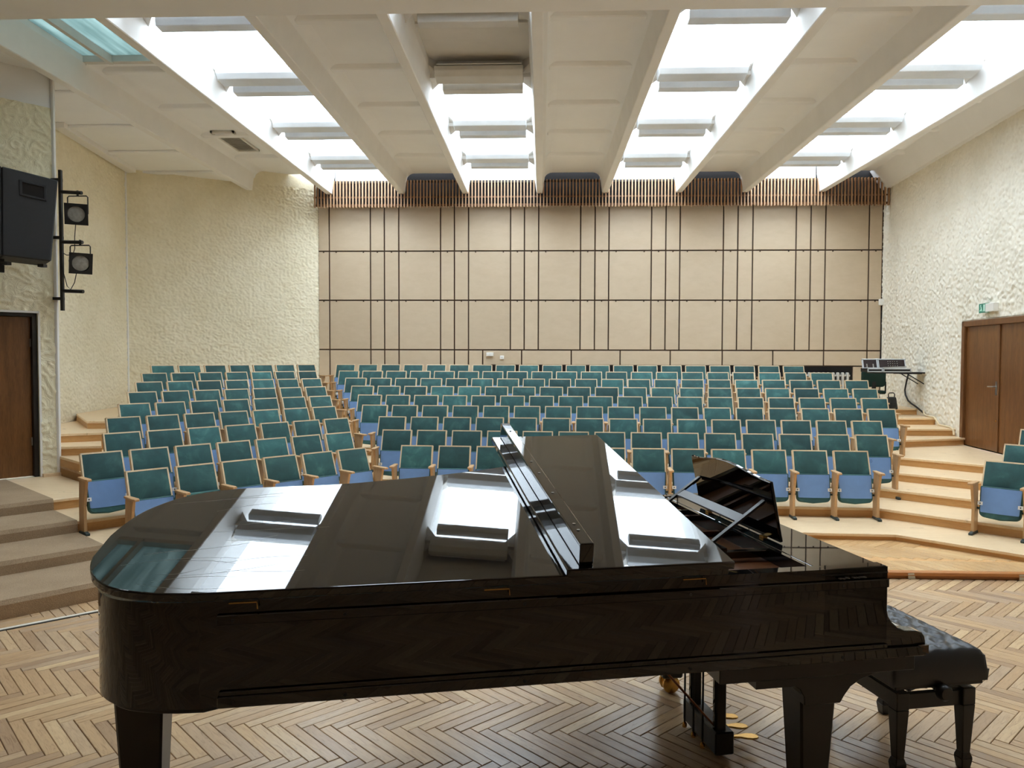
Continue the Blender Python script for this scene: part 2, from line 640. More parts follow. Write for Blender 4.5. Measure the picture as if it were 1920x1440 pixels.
# ------------------------------------------------------------------ low parquet step in front of the rows
def make_parquet_step():
    yf = 6.27
    zt = 0.055
    left = -1.9
    poly = [(left, yf), (4.9, yf + 0.02), (5.75, yf + 0.1), (5.75, 5.0 + 2.6), (left, 7.9)]
    mb = MB()
    mb.slab([(left, yf + 0.03), (5.6, yf + 0.03), (5.6, 7.4), (3.4, 7.9), (left, 8.3)], -0.01, zt - 0.003)
    st = struct(mb.build('parquet_step', 'riser_wood'), 'low pale parquet step in front of the seat rows')
    MB().box(left, 5.6, yf - 0.012, yf + 0.055, 0.026, zt + 0.002).build('nosing', 'step_edge', st, bevel=0.004)
    MB().box(left, 5.6, yf + 0.012, yf + 0.05, 0.0, 0.026).build('riser_board', 'step_edge', st)
    L, n = 0.56, 7
    W = L / n
    me, v, f = plank_mesh('pale_plank', 'parquet_pale', L, W, zt)

    def region(x, y):
        if y < yf + 0.36 or y > 8.2 or x < left + 0.2 or x > 5.3:
            return False
        return (Vector((x, y)).dot(nM) < rM[0] + 0.12) and (Vector((x, y)).dot(nR) < rR[0] + 0.12)
    pcs = herringbone(L, n, region, radians(-3), (0.3, 0.1))
    for p in pcs:
        if p[3] > 1.4:
            o = link('plank', me, st)
            o.location = (p[0], p[1], random.uniform(-0.001, 0.0005))
            o.rotation_euler = (0, 0, p[2])
    joined_planks('plank_field', me, v, f, [p for p in pcs if p[3] <= 1.4], st, 0.0)
    # border course of short slanted blocks behind the nosing
    V = [(0.0, 0.0), (0.105, 0.0), (-0.06, 0.30), (-0.165, 0.30)]
    mb = MB()
    mb.slab([(p[0], p[1]) for p in V], zt - 0.02, zt)
    bme = mb.mesh('border_plank', 'parquet_pale')
    uv = bme.uv_layers.new(name='UVMap')
    for li, lp in enumerate(bme.loops):
        p = bme.vertices[lp.vertex_index].co
        uv.data[li].uv = (p.y, p.x)
    k = 0
    x = left + 0.2
    while x < 5.5:
        o = link('border_plank', bme, st)
        o.location = (x, yf + 0.055, 0)
        x += 0.108
        k += 1
    # tape patches on the riser
    for x in (2.985, 3.86):
        mb = MB()
        mb.add([(x - 0.03, yf - 0.0145, 0.05), (x + 0.018, yf - 0.0145, 0.052), (x + 0.036, yf - 0.004, 0.004), (x - 0.022, yf - 0.004, 0.002),
                (x - 0.03, yf - 0.0155, 0.05), (x + 0.018, yf - 0.0155, 0.052), (x + 0.036, yf - 0.005, 0.004), (x - 0.022, yf - 0.005, 0.002)],
               [(0, 1, 2, 3), (7, 6, 5, 4), (0, 4, 5, 1), (1, 5, 6, 2), (2, 6, 7, 3), (3, 7, 4, 0)])
        o = mb.build('tape_patch', 'tape_grey')
        tag(o, 'grey tape patch on the low step riser, ' + ('beside the piano end' if x < 3.2 else 'at the right picture edge'), 'tape', 'tape patches on the step')
    # threshold on the left, where the step runs out level with the floor
    a, b = Vector((-3.75, 4.56)), Vector((-2.0, 6.2))
    d = (b - a).normalized()
    n_ = Vector((-d.y, d.x))
    pts = [a, b, b + n_ * 0.03, a + n_ * 0.03]
    mb = MB().slab([(p.x, p.y) for p in pts], -0.01, 0.006)
    struct(mb.build('trim_1', 'ivory'), 'pale threshold strip across the parquet at the left')
    pts = [a - n_ * 0.014, b - n_ * 0.014, b, a]
    mb = MB().slab([(p.x, p.y) for p in pts], -0.01, 0.002)  # flat strip, the shade of the gap given as colour
    struct(mb.build('trim_2', 'void_shade'), 'near-black strip painted as the shaded gap beside the threshold')


make_parquet_step()


# ------------------------------------------------------------------ seating tiers
def make_tiers():
    names = ORD
    for i in range(9):
        z = T[i]
        zb = T[i - 1] if i else -0.005
        lm = isect(nL, rL[i], nM, rM[i])
        sl0 = [0.6, 0.6, 0.6, 0.6, 2.775, 2.80, 3.10, 3.36, 3.66][i]
        left = SR(sl0, rL[i])
        if i < 5:
            mr = isect(nM, rM[i], nR, rR[i])
            xr = 5.55 if i < 4 else 5.88
            right = on_line(nR, rR[i], xr)
            edge = [left, lm, mr, right]
        else:
            right = on_line(nM, rM[i], RW(3.4)[0] + 0.12)
            right = (right[0], right[1] + 0.12) if i > 5 else (RW(3.36)[0] + 0.1, RW(3.36)[1])
            edge = [left, lm, (4.7, on_line(nM, rM[i], 4.7)[1]), right]
        # back boundary
        ov = 0.10
        if i < 8:
            k = i + 1
            lmb = isect(nL, rL[k] + ov, nM, rM[k] + ov)
            slb = sl0
            leftb = SR(slb, rL[k] + ov)
            if i == 3:
                leftb = SR(2.775, rL[k] + ov)
            if k < 5:
                mrb = isect(nM, rM[k] + ov, nR, rR[k] + ov)
                rb = on_line(nR, rR[k] + ov, 5.55)
                back = [leftb, lmb, mrb, rb]
                if i == 3:
                    rb = on_line(nR, rR[k] + ov, 5.80)
                    back = [leftb, lmb, mrb, rb]
            elif i == 4:
                rb = on_line(nM, rM[k] + ov, RW(3.3)[0] + 0.02)
                back = [leftb, lmb, (4.8, on_line(nM, rM[k] + ov, 4.8)[1]), (RW(3.2)[0] + 0.1, RW(3.2)[1])]
                edge[-1] = (5.86, on_line(nR, rR[i], 5.86)[1])
            else:
                rb = on_line(nM, rM[k] + ov, RW(2.5)[0] + 0.1)
                back = [leftb, lmb, (rb[0], rb[1] + 0.1)]
        else:
            back = [(-6.3, 12.6), (-4.4, 14.3), (-4.25, 14.58), (6.31, 14.58)]
        poly = edge + back[::-1]
        if i == 3:
            # landing in front of the door on the left
            poly = edge + back[::-1][:-1] + [SR(2.775, rL[4] + ov), SR(2.775, 9.70), SR(0.6, 9.70)]
        if i == 8:
            edge = [SR(3.36, 10.62), SR(3.62, 10.42), SR(4.0, rL[8])] + edge[1:]
            poly = edge + [(6.31, 14.58), (-4.25, 14.6), (-6.98, 12.74), (-6.66, 10.75)]
        body = MB().slab(inset_front(poly, len(edge), 0.018), zb - 0.02 if i else -0.012, z - 0.028)
        o = struct(body.build('seating_tier', 'riser_wood'), 'pale wooden seating tier, %s step up from the stage' % names[i])
        MB().slab(poly, z - 0.03, z).build('tread', 'tread_wood', o, bevel=0.005)
    # steps of the left side aisle, beside the seats
    spec = [(4, 2.775, 8.69, 3.00), (5, 2.775, 9.02, 3.02), (6, 2.775, 9.58, 3.15), (7, 2.85, 10.08, 3.40)]
    W1a, W1b = (-6.6, 10.2), (-7.0, 12.75)
    for (lv, s0, r0, s1) in spec:
        z = T[lv] + 0.005
        skew = 0.10
        e0, e1 = SR(s0, r0 + (skew if lv > 5 else 0)), SR(s1, r0 - (skew if lv > 5 else 0))
        if lv < 6:
            poly = [e0, e1, SR(s1 + 0.55, 10.5), SR(2.79, 10.5), SR(2.79, 9.72), SR(s0, 9.66)]
        elif lv == 6:
            poly = [SR(2.79, 9.70), e1, SR(s1 + 0.3, r0 + 0.8), SR(2.80, r0 + 0.9)]
        elif lv == 7:
            poly = [e0, e1, SR(s1 + 0.45, r0 + 1.1), (-6.0, 11.3), (-6.76, 11.35), (-6.58, 10.2)]
        else:
            poly = [e0, e1, SR(4.05, 11.35), (-6.2, 12.6), (-6.8, 12.5), (-6.7, 10.9), SR(3.36, 11.3)]
        o = struct(MB().slab(inset_front(poly, 2, 0.015), T[lv] - 0.32, z - 0.028).build('aisle_step', 'riser_wood'), 'wooden side aisle step beside the left seat rows')
        MB().slab(poly, z - 0.03, z).build('tread', 'tread_wood', o, bevel=0.004)


def inset_front(poly, nfront, d):
    """pull the first nfront points (the front edge) back by d"""
    out = []
    for i, p in enumerate(poly):
        if i < nfront:
            a = poly[max(0, i - 1)] if i else poly[0]
            b = poly[min(nfront - 1, i + 1)]
            t = Vector((b[0] - a[0], b[1] - a[1])).normalized()
            out.append((p[0] - t.y * d, p[1] + t.x * d))
        else:
            out.append(p)
    return out


make_tiers()


def make_carpet():
    s0, s1 = 0.62, 2.245
    prof = [(rL[0] - 0.022, -0.004)]
    th = 0.012
    for i in range(4):
        prof += [(rL[i] - 0.02 - th, T[i] - 0.02), (rL[i] - 0.014, T[i] + th)]
        if i < 3:
            prof += [(rL[i + 1] - 0.02 - th, T[i] + th)]
    prof += [(9.66, T[3] + th)]
    low = [(9.66, T[3] + 0.001)]
    for i in range(3, -1, -1):
        low += [(rL[i] - 0.001, T[i] + 0.001), (rL[i] - 0.001, (T[i - 1] + 0.001) if i else -0.004)]
    pts = prof + low
    mb = MB()
    mb.extr([(*SR(s0, r), z) for r, z in pts], (dL.x * (s1 - s0), dL.y * (s1 - s0), 0))
    o = mb.build('stair_carpet', 'carpet')
    tag(o, 'brown carpet running up the steps to the left door', 'carpet')


make_carpet()


# ------------------------------------------------------------------ walls
def wall_seg(name, p0, p1, z0, z1, th, mat, holes=(), label=None, parent=None):
    """wall along p0->p1 (room on the left hand side), thickness th to the right; holes = (a, b, za, zb) along the run"""
    a, b = Vector(p0), Vector(p1)
    L = (b - a).length
    d = (b - a) / L
    M = Matrix(((d.x, d.y, 0, a.x), (d.y, -d.x, 0, a.y), (0, 0, 1, 0), (0, 0, 0, 1)))
    mb = MB()
    cuts = sorted(holes)
    x = 0.0
    for (h0, h1, za, zb) in cuts:
        if h0 > x:
            mb.box(x, h0, 0, th, z0, z1, M)
        if zb < z1:
            mb.box(h0, h1, 0, th, zb, z1, M)
        if za > z0:
            mb.box(h0, h1, 0, th, z0, za, M)
        x = h1
    if x < L:
        mb.box(x, L, 0, th, z0, z1, M)
    return struct(mb.build(name, mat, parent), label), M


TOP = 5.6
# left: door wall (pillar), its return, the two rear sections
doorL_s0, doorL_s1 = 1.50, 2.585
wl, ML = wall_seg('wall_left_pillar', SR(2.775, 9.70), SR(0.0, 9.70), -0.1, 4.54, 0.34, 'plaster_worm',
                  [(2.775 - doorL_s1, 2.775 - doorL_s0, T[3], 2.255)], 'cream worm-textured plaster wall with a door')
wall_seg('wall_left_pillar_head', SR(2.775, 9.71), SR(0.0, 9.71), 4.54, TOP, 0.32, 'white_paint', label='white painted band above the left door wall')
wall_seg('wall_left_return', (-6.60, 10.2), SR(2.775, 9.72), -0.1, TOP, 0.12, 'white_paint', label='narrow return wall behind the left door wall')
w1_, _m = wall_seg('wall_left_rear', (-7.0, 12.75), (-6.6, 10.2), -0.1, TOP, 0.2, 'plaster_left', label='narrow cream plaster wall beyond the left door')
w2_, _m = wall_seg('wall_left_back', (-4.27, 14.62), (-7.0, 12.75), -0.1, TOP, 0.2, 'plaster_left', label='wide cream plaster wall left of the panelling')
wall_seg('wall_left_stage', SR(0.0, 9.7), (-7.3, -2.6), -0.1, TOP, 0.2, 'plaster_worm', label='stage side wall on the left')
wall_seg('wall_rear', (-7.3, -2.6), (6.6, -2.6), -0.1, TOP, 0.2, 'door_wood', label='dark wood wall behind the stage')
doorR0, doorR1 = 3.30, 5.30
wr, MR = wall_seg('wall_right', RW(16.9), RW(-0.02), -0.1, TOP, 0.25, 'plaster_right',
                  [(16.9 - doorR1, 16.9 - doorR0, T[4], 2.29)], 'rough cream plaster wall with a double door')


def relief(parent, mat, p0, p1, z0, z1, kind, x_lo=0.0, x_hi=None, holes=(), step=0.016):
    """modelled plaster relief on the room side of a wall that runs p0->p1"""
    a, b = Vector(p0), Vector(p1)
    L = (b - a).length
    d = (b - a) / L
    nr = Vector((-d.y, d.x))
    x_hi = L if x_hi is None else x_hi
    nx, nz = int((x_hi - x_lo) / step), int((z1 - z0) / step)
    vv, ff = [], []
    for j in range(nz + 1):
        z = z0 + (z1 - z0) * j / nz
        for i in range(nx + 1):
            x = x_lo + (x_hi - x_lo) * i / nx
            if kind == 'rough':
                q = Vector((x, z, 3.1))
                f = noise.noise(q * 19.0) + 0.7 * noise.noise(q * 37.0)
                h = 0.010 + 0.014 * max(-0.8, min(1.0, f * 1.3))
            elif kind == 'worm':
                q = Vector((x, z, 1.7))
                w = noise.noise(q * 3.0) * 0.10
                f = noise.noise(Vector((x * 9.5 + w * 11, z * 10.5 + w * 16, 0.3)))
                h = 0.004 + 0.016 * max(0.0, 1 - abs(f) * 5.5)
            else:
                f = noise.noise(Vector((x * 14.0, z * 24.0, 5.0))) + 0.6 * noise.noise(Vector((x * 26.0, z * 42.0, 2.0)))
                h = 0.004 + 0.015 * max(0.0, 1 - abs(f) * 2.6)
            p = a + d * x + nr * h
            vv.append((p.x, p.y, z))
    for j in range(nz):
        zc = z0 + (z1 - z0) * (j + 0.5) / nz
        for i in range(nx):
            xc = x_lo + (x_hi - x_lo) * (i + 0.5) / nx
            if any(h0 < xc < h1 and za < zc < zb for h0, h1, za, zb in holes):
                continue
            k = j * (nx + 1) + i
            ff.append((k, k + 1, k + nx + 2, k + nx + 1))
    me = bpy.data.meshes.new('plaster_coat')
    me.from_pydata(vv, [], ff)
    me.polygons.foreach_set('use_smooth', [True] * len(me.polygons))
    me.materials.append(MATS[mat])
    return link('plaster_coat', me, parent)


relief(wl, 'plaster_worm', SR(2.775, 9.70), SR(0.0, 9.70), T[3], 4.54, 'worm', 0.0, 1.9, [(2.775 - doorL_s1 - 0.02, 2.775 - doorL_s0 + 0.02, 0, 2.275)])
relief(w1_, 'plaster_left', (-7.0, 12.75), (-6.6, 10.2), 0.8, 4.95, 'stipple')
relief(w2_, 'plaster_left', (-4.27, 14.62), (-7.0, 12.75), 0.9, 4.95, 'stipple')
relief(wr, 'plaster_right', RW(16.9), RW(-0.02), 0.5, 5.0, 'rough', 16.9 - 8.2, 16.9, [(16.9 - doorR1 - 0.03, 16.9 - doorR0 + 0.03, 0, 2.33)])
# vertical white corner beads on the left
for i, (p, z1) in enumerate(((SR(2.772, 9.69), 5.0), ((-6.985, 12.74), 4.9))):
    MBt = MB().box(p[0] - 0.018, p[0] + 0.018, p[1] - 0.018, p[1] + 0.018, 0.45, z1)
    struct(MBt.build('trim_%d' % (3 + i), 'beam_paint', bevel=0.006), 'white corner bead on the left wall')
# plinth by the left door
a, b = SR(2.60, 9.685), SR(2.79, 9.685)
a2, b2 = SR(2.60, 9.63), SR(2.79, 9.63)
struct(MB().slab([a2, b2, b, a], T[3], T[3] + 0.035).build('baseboard_left', 'tread_wood'), 'short wooden plinth beside the left door')


def make_left_door():
    root = struct(empty('door_1', (*SR(2.05, 9.78), T[3]), aL), 'dark stained wooden door at the left')
    w = (doorL_s1 - doorL_s0)
    h = 2.255 - T[3]
    x1 = doorL_s1 - 2.05
    x0 = x1 - w
    fr = MB()
    fr.box(x1 - 0.05, x1, -0.06, 0.06, 0, h).box(x0, x0 + 0.05, -0.06, 0.06, 0, h).box(x0, x1, -0.06, 0.06, h - 0.04, h)
    fr.build('door_frame', 'door_black', root, bevel=0.004)
    MB().box(x0 + 0.05, x1 - 0.05, 0.0, 0.05, 0.006, h - 0.04).build('door_leaf', 'door_wood', root, bevel=0.004)
    tr = MB()
    tr.box(x1, x1 + 0.022, -0.095, -0.06, 0, h + 0.022).box(x0 - 0.022, x0, -0.095, -0.06, 0, h + 0.022).box(x0 - 0.022, x1 + 0.022, -0.095, -0.06, h, h + 0.022)
    tr.build('architrave', 'beam_paint', root)
    for z in (0.35, 1.45):
        MB().tube([(x1 - 0.055, -0.008, z), (x1 - 0.055, -0.008, z + 0.09)], 0.008).build('hinge', 'steel', root)


make_left_door()


def make_right_door():
    """double door; local x runs along the wall away from the stage, -y into the room"""
    p = RW((doorR0 + doorR1) / 2)
    ang = atan2(-dW.y, -dW.x)
    root = struct(empty('door_2', (p[0], p[1], T[4]), ang), 'brown wooden double door in the right wall')
    w = (doorR1 - doorR0) / 2
    h = 2.29 - T[4]
    fr = MB()
    fr.box(w - 0.075, w + 0.01, -0.03, 0.12, 0, h + 0.02).box(-w - 0.01, -w + 0.075, -0.03, 0.12, 0, h + 0.02).box(-w - 0.01, w + 0.01, -0.03, 0.12, h - 0.06, h + 0.02)
    # keep the room side at +y (left hand of local x): flip
    fr.v = [(x, -y, z) for x, y, z in fr.v]
    fr.build('door_frame', 'door_frame_wood', root, bevel=0.006)
    for sgn in (-1, 1):
        xa, xb = (0.004, w - 0.075) if sgn > 0 else (-w + 0.075, -0.004)
        leaf = MB().box(xa, xb, -0.055, -0.012, 0.008, h - 0.06).build('door_leaf', 'door_wood', root, bevel=0.004)
        if sgn > 0:
            hd = MB().box(0.045, 0.085, -0.012, -0.006, 0.76, 0.94)
            hd.tube([(0.065, -0.01, 0.87), (0.065, 0.035, 0.87), (0.075, 0.04, 0.87), (0.19, 0.04, 0.868)], 0.009)
            hd.build('handle', 'steel', leaf, smooth=True)
            MB().tube([(0.03, -0.01, 0.42), (0.03, 0.004, 0.42)], 0.014).build('lock', 'brass', leaf)
    MB().box(-0.022, 0.014, -0.012, 0.004, 0.01, h - 0.062).build('astragal', 'door_frame_wood', root, bevel=0.003)


make_right_door()


# ------------------------------------------------------------------ back wall with panels
def make_back_wall():
    mb = MB().box(-4.6, 6.7, WALL_Y + 0.02, WALL_Y + 0.2, -0.1, TOP)
    wb = struct(mb.build('wall_back', 'panel_joint'), 'back wall clad in beige panels with dark joints')
    xs = [-4.27, -4.054, -3.263, -2.996, -2.72, -1.924, -1.66, -1.391, -0.595, -0.333, -0.065, 0.724, 0.995, 1.256, 2.05, 2.319, 2.582, 3.386, 3.653, 3.929,
          4.727, 4.997, 5.267, 6.064, 6.312]
    zs = [(3.79, 4.66), (2.86, 3.79), (1.92, 2.86)]
    g = 0.0125
    cache = {}

    def panel(x0, x1, z0, z1, name='panel'):
        key = (round(x1 - x0, 3), round(z1 - z0, 3))
        if key not in cache:
            cache[key] = MB().box(g, key[0] - g, -0.004, 0.022, g, key[1] - g).mesh('panel', 'laminate', bevel=0.003)
        o = link(name, cache[key], wb)
        o.location = (x0, WALL_Y, z0)
    for z0, z1 in zs:
        for i in range(len(xs) - 1):
            panel(xs[i], xs[i + 1], z0, z1)
    for i in range(len(xs) - 1):
        if xs[i + 1] <= -1.12:
            panel(xs[i], xs[i + 1], 0.98, 1.92)
    panel(-1.391, -1.12, 0.98, 1.92)
    panel(5.267, 6.064, 1.63, 1.92)
    panel(6.064, 6.312, 1.63, 1.92)
    panel(5.80, 6.312, 0.98, 1.63)
    low = [-1.12, -0.38, 0.56, 1.48, 2.42, 3.39, 4.33, 5.267]
    for i in range(len(low) - 1):
        panel(low[i], low[i + 1], 1.63, 1.92)
    # small clips on the two upper joints
    clip = MB().box(-0.012, 0.012, -0.012, 0.02, -0.014, 0.014).mesh('clip', 'panel_joint')
    for zz in (3.79, 2.86):
        for i in range(len(xs) - 1):
            wdt = xs[i + 1] - xs[i]
            for fx in ((0.17, 0.83) if wdt > 0.5 else (0.5,)):
                o = link('clip', clip, wb)
                o.location = (xs[i] + wdt * fx, WALL_Y - 0.002, zz - 0.016)
    # niche below the low panels: flat near-black sheet painted as its shade, with radiators
    MB().box(-1.1, 5.79, WALL_Y + 0.0, WALL_Y + 0.018, 0.97, 1.62).build('niche', 'void_shade', wb)
    for k, (x0, x1) in enumerate(((4.85, 5.72), (2.9, 3.9), (0.9, 1.9))):
        root = empty('radiator', ((x0 + x1) / 2, WALL_Y - 0.09, 0.956))
        tag(root, ['grey ribbed radiator in the open niche beside the last seat', 'ribbed radiator hidden behind the last row, middle one', 'ribbed radiator hidden behind the last row, left one'][k], 'radiator', 'radiators below the back panels')
        w = x1 - x0
        fin = MB().box(-0.02, 0.02, -0.05, 0.05, 0.08, 0.56).mesh('fin', 'radiator', bevel=0.014)
        n = int(w / 0.085)
        for j in range(n):
            o = link('fin', fin, root)
            o.location = (-w / 2 + 0.04 + j * w / n, 0, 0)
        MB().tube([(-w / 2, 0, 0.12), (w / 2, 0, 0.12)], 0.018).build('pipe', 'radiator', root)
        MB().tube([(-w / 2, 0, 0.50), (w / 2, 0, 0.50)], 0.018).build('pipe', 'radiator', root)
    return wb


make_back_wall()


def make_slat_screen():
    y = 14.25
    root = tag(empty('slat_screen', (0, y, 4.55)), 'band of upright brown wooden slats above the beige panels', 'screen')
    x0, x1 = -4.26, 6.29
    MB().box(x0, x1, 0.05, 0.08, 0.03, 0.07).build('rail', 'door_frame_wood', root)
    MB().box(x0, x1, 0.05, 0.08, 0.185, 0.21).build('rail', 'door_frame_wood', root)
    MB().box(x0, x1, 0.05, 0.08, 0.46, 0.50).build('rail', 'door_black', root)
    MB().box(x0, x1, 0.22, 0.24, 0.07, 0.75).build('backing', 'void_shade', root)  # near-black sheet painted as the shade behind the slats
    n = 176
    me = MB().box(-0.010, 0.010, 0.0, 0.05, 0.0, 0.50).mesh('slat', 'slat_wood')
    for i in range(n):
        o = link('slat', me, root)
        o.location = (x0 + 0.03 + i * (x1 - x0 - 0.06) / (n - 1), 0, random.uniform(-0.004, 0.004))


make_slat_screen()

# ------------------------------------------------------------------ ceiling
BX = [-5.32, -3.96, -2.60, -1.42, -0.05, 1.15, 2.50, 3.70, 5.08]
ZB, ZS, ZG = 4.80, 5.18, 5.24
RIBS_Y = [12.85, 11.05, 9.17, 7.30]


def make_ceiling():
    root_label = 'white ribbed concrete ceiling slab between the skylights'
    # longitudinal beams
    for i, x in enumerate(BX):
        for (ya, yb) in ((6.5, 14.3), (-2.6, 6.2)):
            if i == 0 and ya > 0:
                yb = 13.9
            pr = [(x - 0.055, ZB), (x + 0.055, ZB), (x + 0.085, 5.02), (x + 0.10, 5.12), (x + 0.10, TOP), (x - 0.10, TOP), (x - 0.10, 5.12), (x - 0.085, 5.02)]
            mb = MB().extr([(p[0], ya, p[1]) for p in pr], (0, yb - ya, 0))
            struct(mb.build('ceiling_beam', 'beam_paint', bevel=0.008), 'white tapered concrete ceiling beam running towards the back wall')
    # the deep cross beam above the stage edge
    mb = MB().box(-8.0, 7.2, 6.08, 6.62, 4.70, TOP)
    struct(mb.build('cross_beam', 'white_paint', bevel=0.01), 'deep white cross beam at the top of the picture')

    def coffer(xa, xb, ya, yb, ribs, hx0=True, hx1=True, zs=ZS, hole=None):
        mb = MB()
        if hole:
            mb.box(xa, xb, hole, yb, zs, zs + 0.16)
        else:
            mb.box(xa, xb, ya, yb, zs, zs + 0.16)
        for side, on in ((0, hx0), (1, hx1)):
            if not on:
                continue
            pts = []
            n = 6
            x = xa + 0.08 if side == 0 else xb - 0.08
            sg = 1 if side == 0 else -1
            rr = 0.15
            pts = [(x, zs + 0.02), (x, zs - rr)]
            for k in range(n + 1):
                a = pi / 2 * k / n
                pts.append((x + sg * (rr - rr * cos(a)), zs - rr + rr * sin(a)))
            pts.append((x + sg * rr, zs + 0.02))
            mb.extr([(p[0], ya if not hole else hole, p[1]) for p in pts], (0, yb - (hole or ya), 0))
        o = struct(mb.build('ceiling', 'white_paint', smooth=True), root_label)
        for y in ribs:
            r_ = MB()
            pr = [(y - 0.09, zs + 0.01), (y - 0.05, zs - 0.055), (y + 0.05, zs - 0.055), (y + 0.09, zs + 0.01)]
            r_.extr([(xa + 0.12, p[0], p[1]) for p in pr], (xb - xa - 0.24, 0, 0))
            r_.build('cross_rib', 'white_paint', o, bevel=0.012)
        return o
    ry = [7.75, 9.05, 10.38, 11.68, 12.96]
    ry2 = [0.0, 1.3, 2.6, 3.9, 5.2]
    for (a, b) in ((2, 3), (4, 5), (6, 7)):
        coffer(BX[a], BX[b], 6.6, 14.3, ry)
        coffer(BX[a], BX[b], -2.6, 6.1, ry2)
    coffer(BX[0], BX[1], 6.6, 14.3, [9.05, 10.38, 11.68, 12.96], hole=8.72)
    coffer(BX[0], BX[1], -2.6, 6.1, ry2)
    coffer(BX[8], 6.6, 6.6, 14.3, ry, hx1=False)
    coffer(BX[8], 6.9, -2.6, 6.1, ry2, hx1=False)
    # haunch along the right wall
    mb = MB()
    a, b = RW(-0.02, 0.02), RW(16.9, 0.02)
    c, d = RW(16.9, -0.10), RW(-0.02, -0.10)
    c2, d2 = RW(16.9, -0.32), RW(-0.02, -0.32)
    mb.add([(*a, 4.86), (*b, 4.86), (*c, 4.86), (*d, 4.86), (*a, 5.2), (*b, 5.2), (*c2, 5.2), (*d2, 5.2)],
           [(0, 1, 2, 3), (4, 7, 6, 5), (0, 4, 5, 1), (1, 5, 6, 2), (2, 6, 7, 3), (3, 7, 4, 0)])
    struct(mb.build('trim_5', 'white_paint'), 'white sloping haunch along the top of the right wall')
    # low slab on the far left
    mb = MB().slab([(-8.0, 6.6), (BX[0] + 0.02, 6.6), (BX[0] + 0.02, 14.3), (-4.3, 14.9), (-8.0, 14.9)], 4.92, 5.1)
    o = struct(mb.build('ceiling', 'white_paint'), 'flat white ceiling slab along the left wall')
    for y in (9.05, 10.38, 11.68, 12.96):
        MB().box(-7.6, BX[0] - 0.1, y - 0.07, y + 0.07, 4.885, 4.925).build('cross_rib', 'white_paint', o, bevel=0.012)
    mb = MB().slab([(-8.0, -2.8), (BX[0] + 0.02, -2.8), (BX[0] + 0.02, 6.2), (-8.0, 6.2)], 4.92, 5.1)
    struct(mb.build('ceiling', 'white_paint'), 'flat white ceiling slab above the stage side')
    # cornice on the narrow left wall
    mb = MB()
    p0, p1 = (-6.58, 10.2), (-6.95, 12.74)
    mb.slab([p0, (p0[0] + 0.16, p0[1]), (p1[0] + 0.16, p1[1] - 0.02), p1], 4.85, 4.93)
    struct(mb.build('trim_6', 'beam_paint'), 'white cornice above the narrow left wall')

    # skylight bays
    bays = [(1, 2), (3, 4), (5, 6), (7, 8)]
    bname = ['far left', 'centre left', 'centre right', 'far right']
    for bi, (a, b) in enumerate(bays):
        xa, xb = BX[a] + 0.085, BX[b] - 0.085
        for part, (ya, yb, ribs) in enumerate(((6.62, 14.4, RIBS_Y), (4.2, 6.08, []))):  # second span is unseen, added to bring daylight onto the stage
            fr = MB()
            fr.box(xa, xb, yb - 0.01, yb + 0.12, 5.07 if part == 0 else ZB, TOP)
            fr.box(xa, xb, -2.6 if part else ya - 0.02, ya, 5.0, TOP)
            sk = struct(fr.build('window_%d' % (bi * 2 + part + 1), 'beam_paint'), 'long roof skylight, %s%s' % (bname[bi], ' bay' if part == 0 else ' bay, unseen, added to light the stage'))
            ys = [ya] + sorted(ribs) + [yb]
            for k in range(len(ys) - 1):
                closed = (part == 0 and bi == 1 and k == 1)
                g = MB().box(xa, xb, ys[k], ys[k + 1], ZG, ZG + 0.008)
                if closed:
                    MB().box(xa, xb, ys[k], ys[k + 1], ZG - 0.004, ZG + 0.03).build('cover_board', 'grey_paint', sk)
                    MB().box(xa, xb, ys[k] + 0.7, ys[k] + 0.78, ZG - 0.03, ZG).build('cover_batten', 'grey_paint', sk)
                else:
                    g.build('glass_pane', 'sky_glass', sk)
            for k, y in enumerate(ribs):
                rb = MB()
                pr = [(y - 0.10, ZG), (y - 0.05, 5.06), (y + 0.05, 5.06), (y + 0.10, ZG)]
                rb.extr([(xa, p[0], p[1]) for p in pr], (xb - xa, 0, 0))
                for sx in (xa, xb):
                    d_ = 0.15 if sx == xa else -0.15
                    rb.add([(sx, y - 0.24, 5.16), (sx, y + 0.24, 5.02), (sx + d_, y + 0.03, 5.06), (sx + d_, y - 0.03, 5.10), (sx, y - 0.24, ZG), (sx, y + 0.24, ZG), (sx + d_, y + 0.03, ZG), (sx + d_, y - 0.03, ZG)],
                           [(0, 1, 2, 3), (4, 7, 6, 5), (0, 4, 5, 1), (1, 5, 6, 2), (2, 6, 7, 3), (3, 7, 4, 0)])
                rb.build('cross_rib', 'grey_paint', sk)
                if part == 0:
                    lamp = tag(empty('strip_light', ((xa + xb) / 2, y, 5.0)), 'aluminium double strip light in the %s skylight, %s from the back wall' % (bname[bi], ORD[k]), 'strip light', 'strip lights across the skylights')
                    hw = (xb - xa) / 2 - 0.09
                    m_ = 'alu' if not (bi == 1 and k >= 2) else 'alu_dull'
                    t1 = MB().extr([(-hw, p[0], p[1]) for p in ((-0.30, 0.11), (-0.30, 0.06), (-0.24, 0.005), (-0.05, -0.015), (-0.03, 0.06), (-0.06, 0.12))], (2 * hw, 0, 0))
                    t1.build('housing', m_, lamp, bevel=0.006)
                    t2 = MB().extr([(-hw + 0.05, p[0], p[1]) for p in ((0.08, 0.05), (0.09, -0.035), (0.22, -0.045), (0.27, 0.0), (0.24, 0.06))], (2 * hw - 0.06, 0, 0))
                    t2.build('housing', m_, lamp, bevel=0.006)
                    MB().box(-hw + 0.02, hw - 0.02, -0.28, -0.10, 0.125, 0.14).build('top_plate', 'white_plastic', lamp)
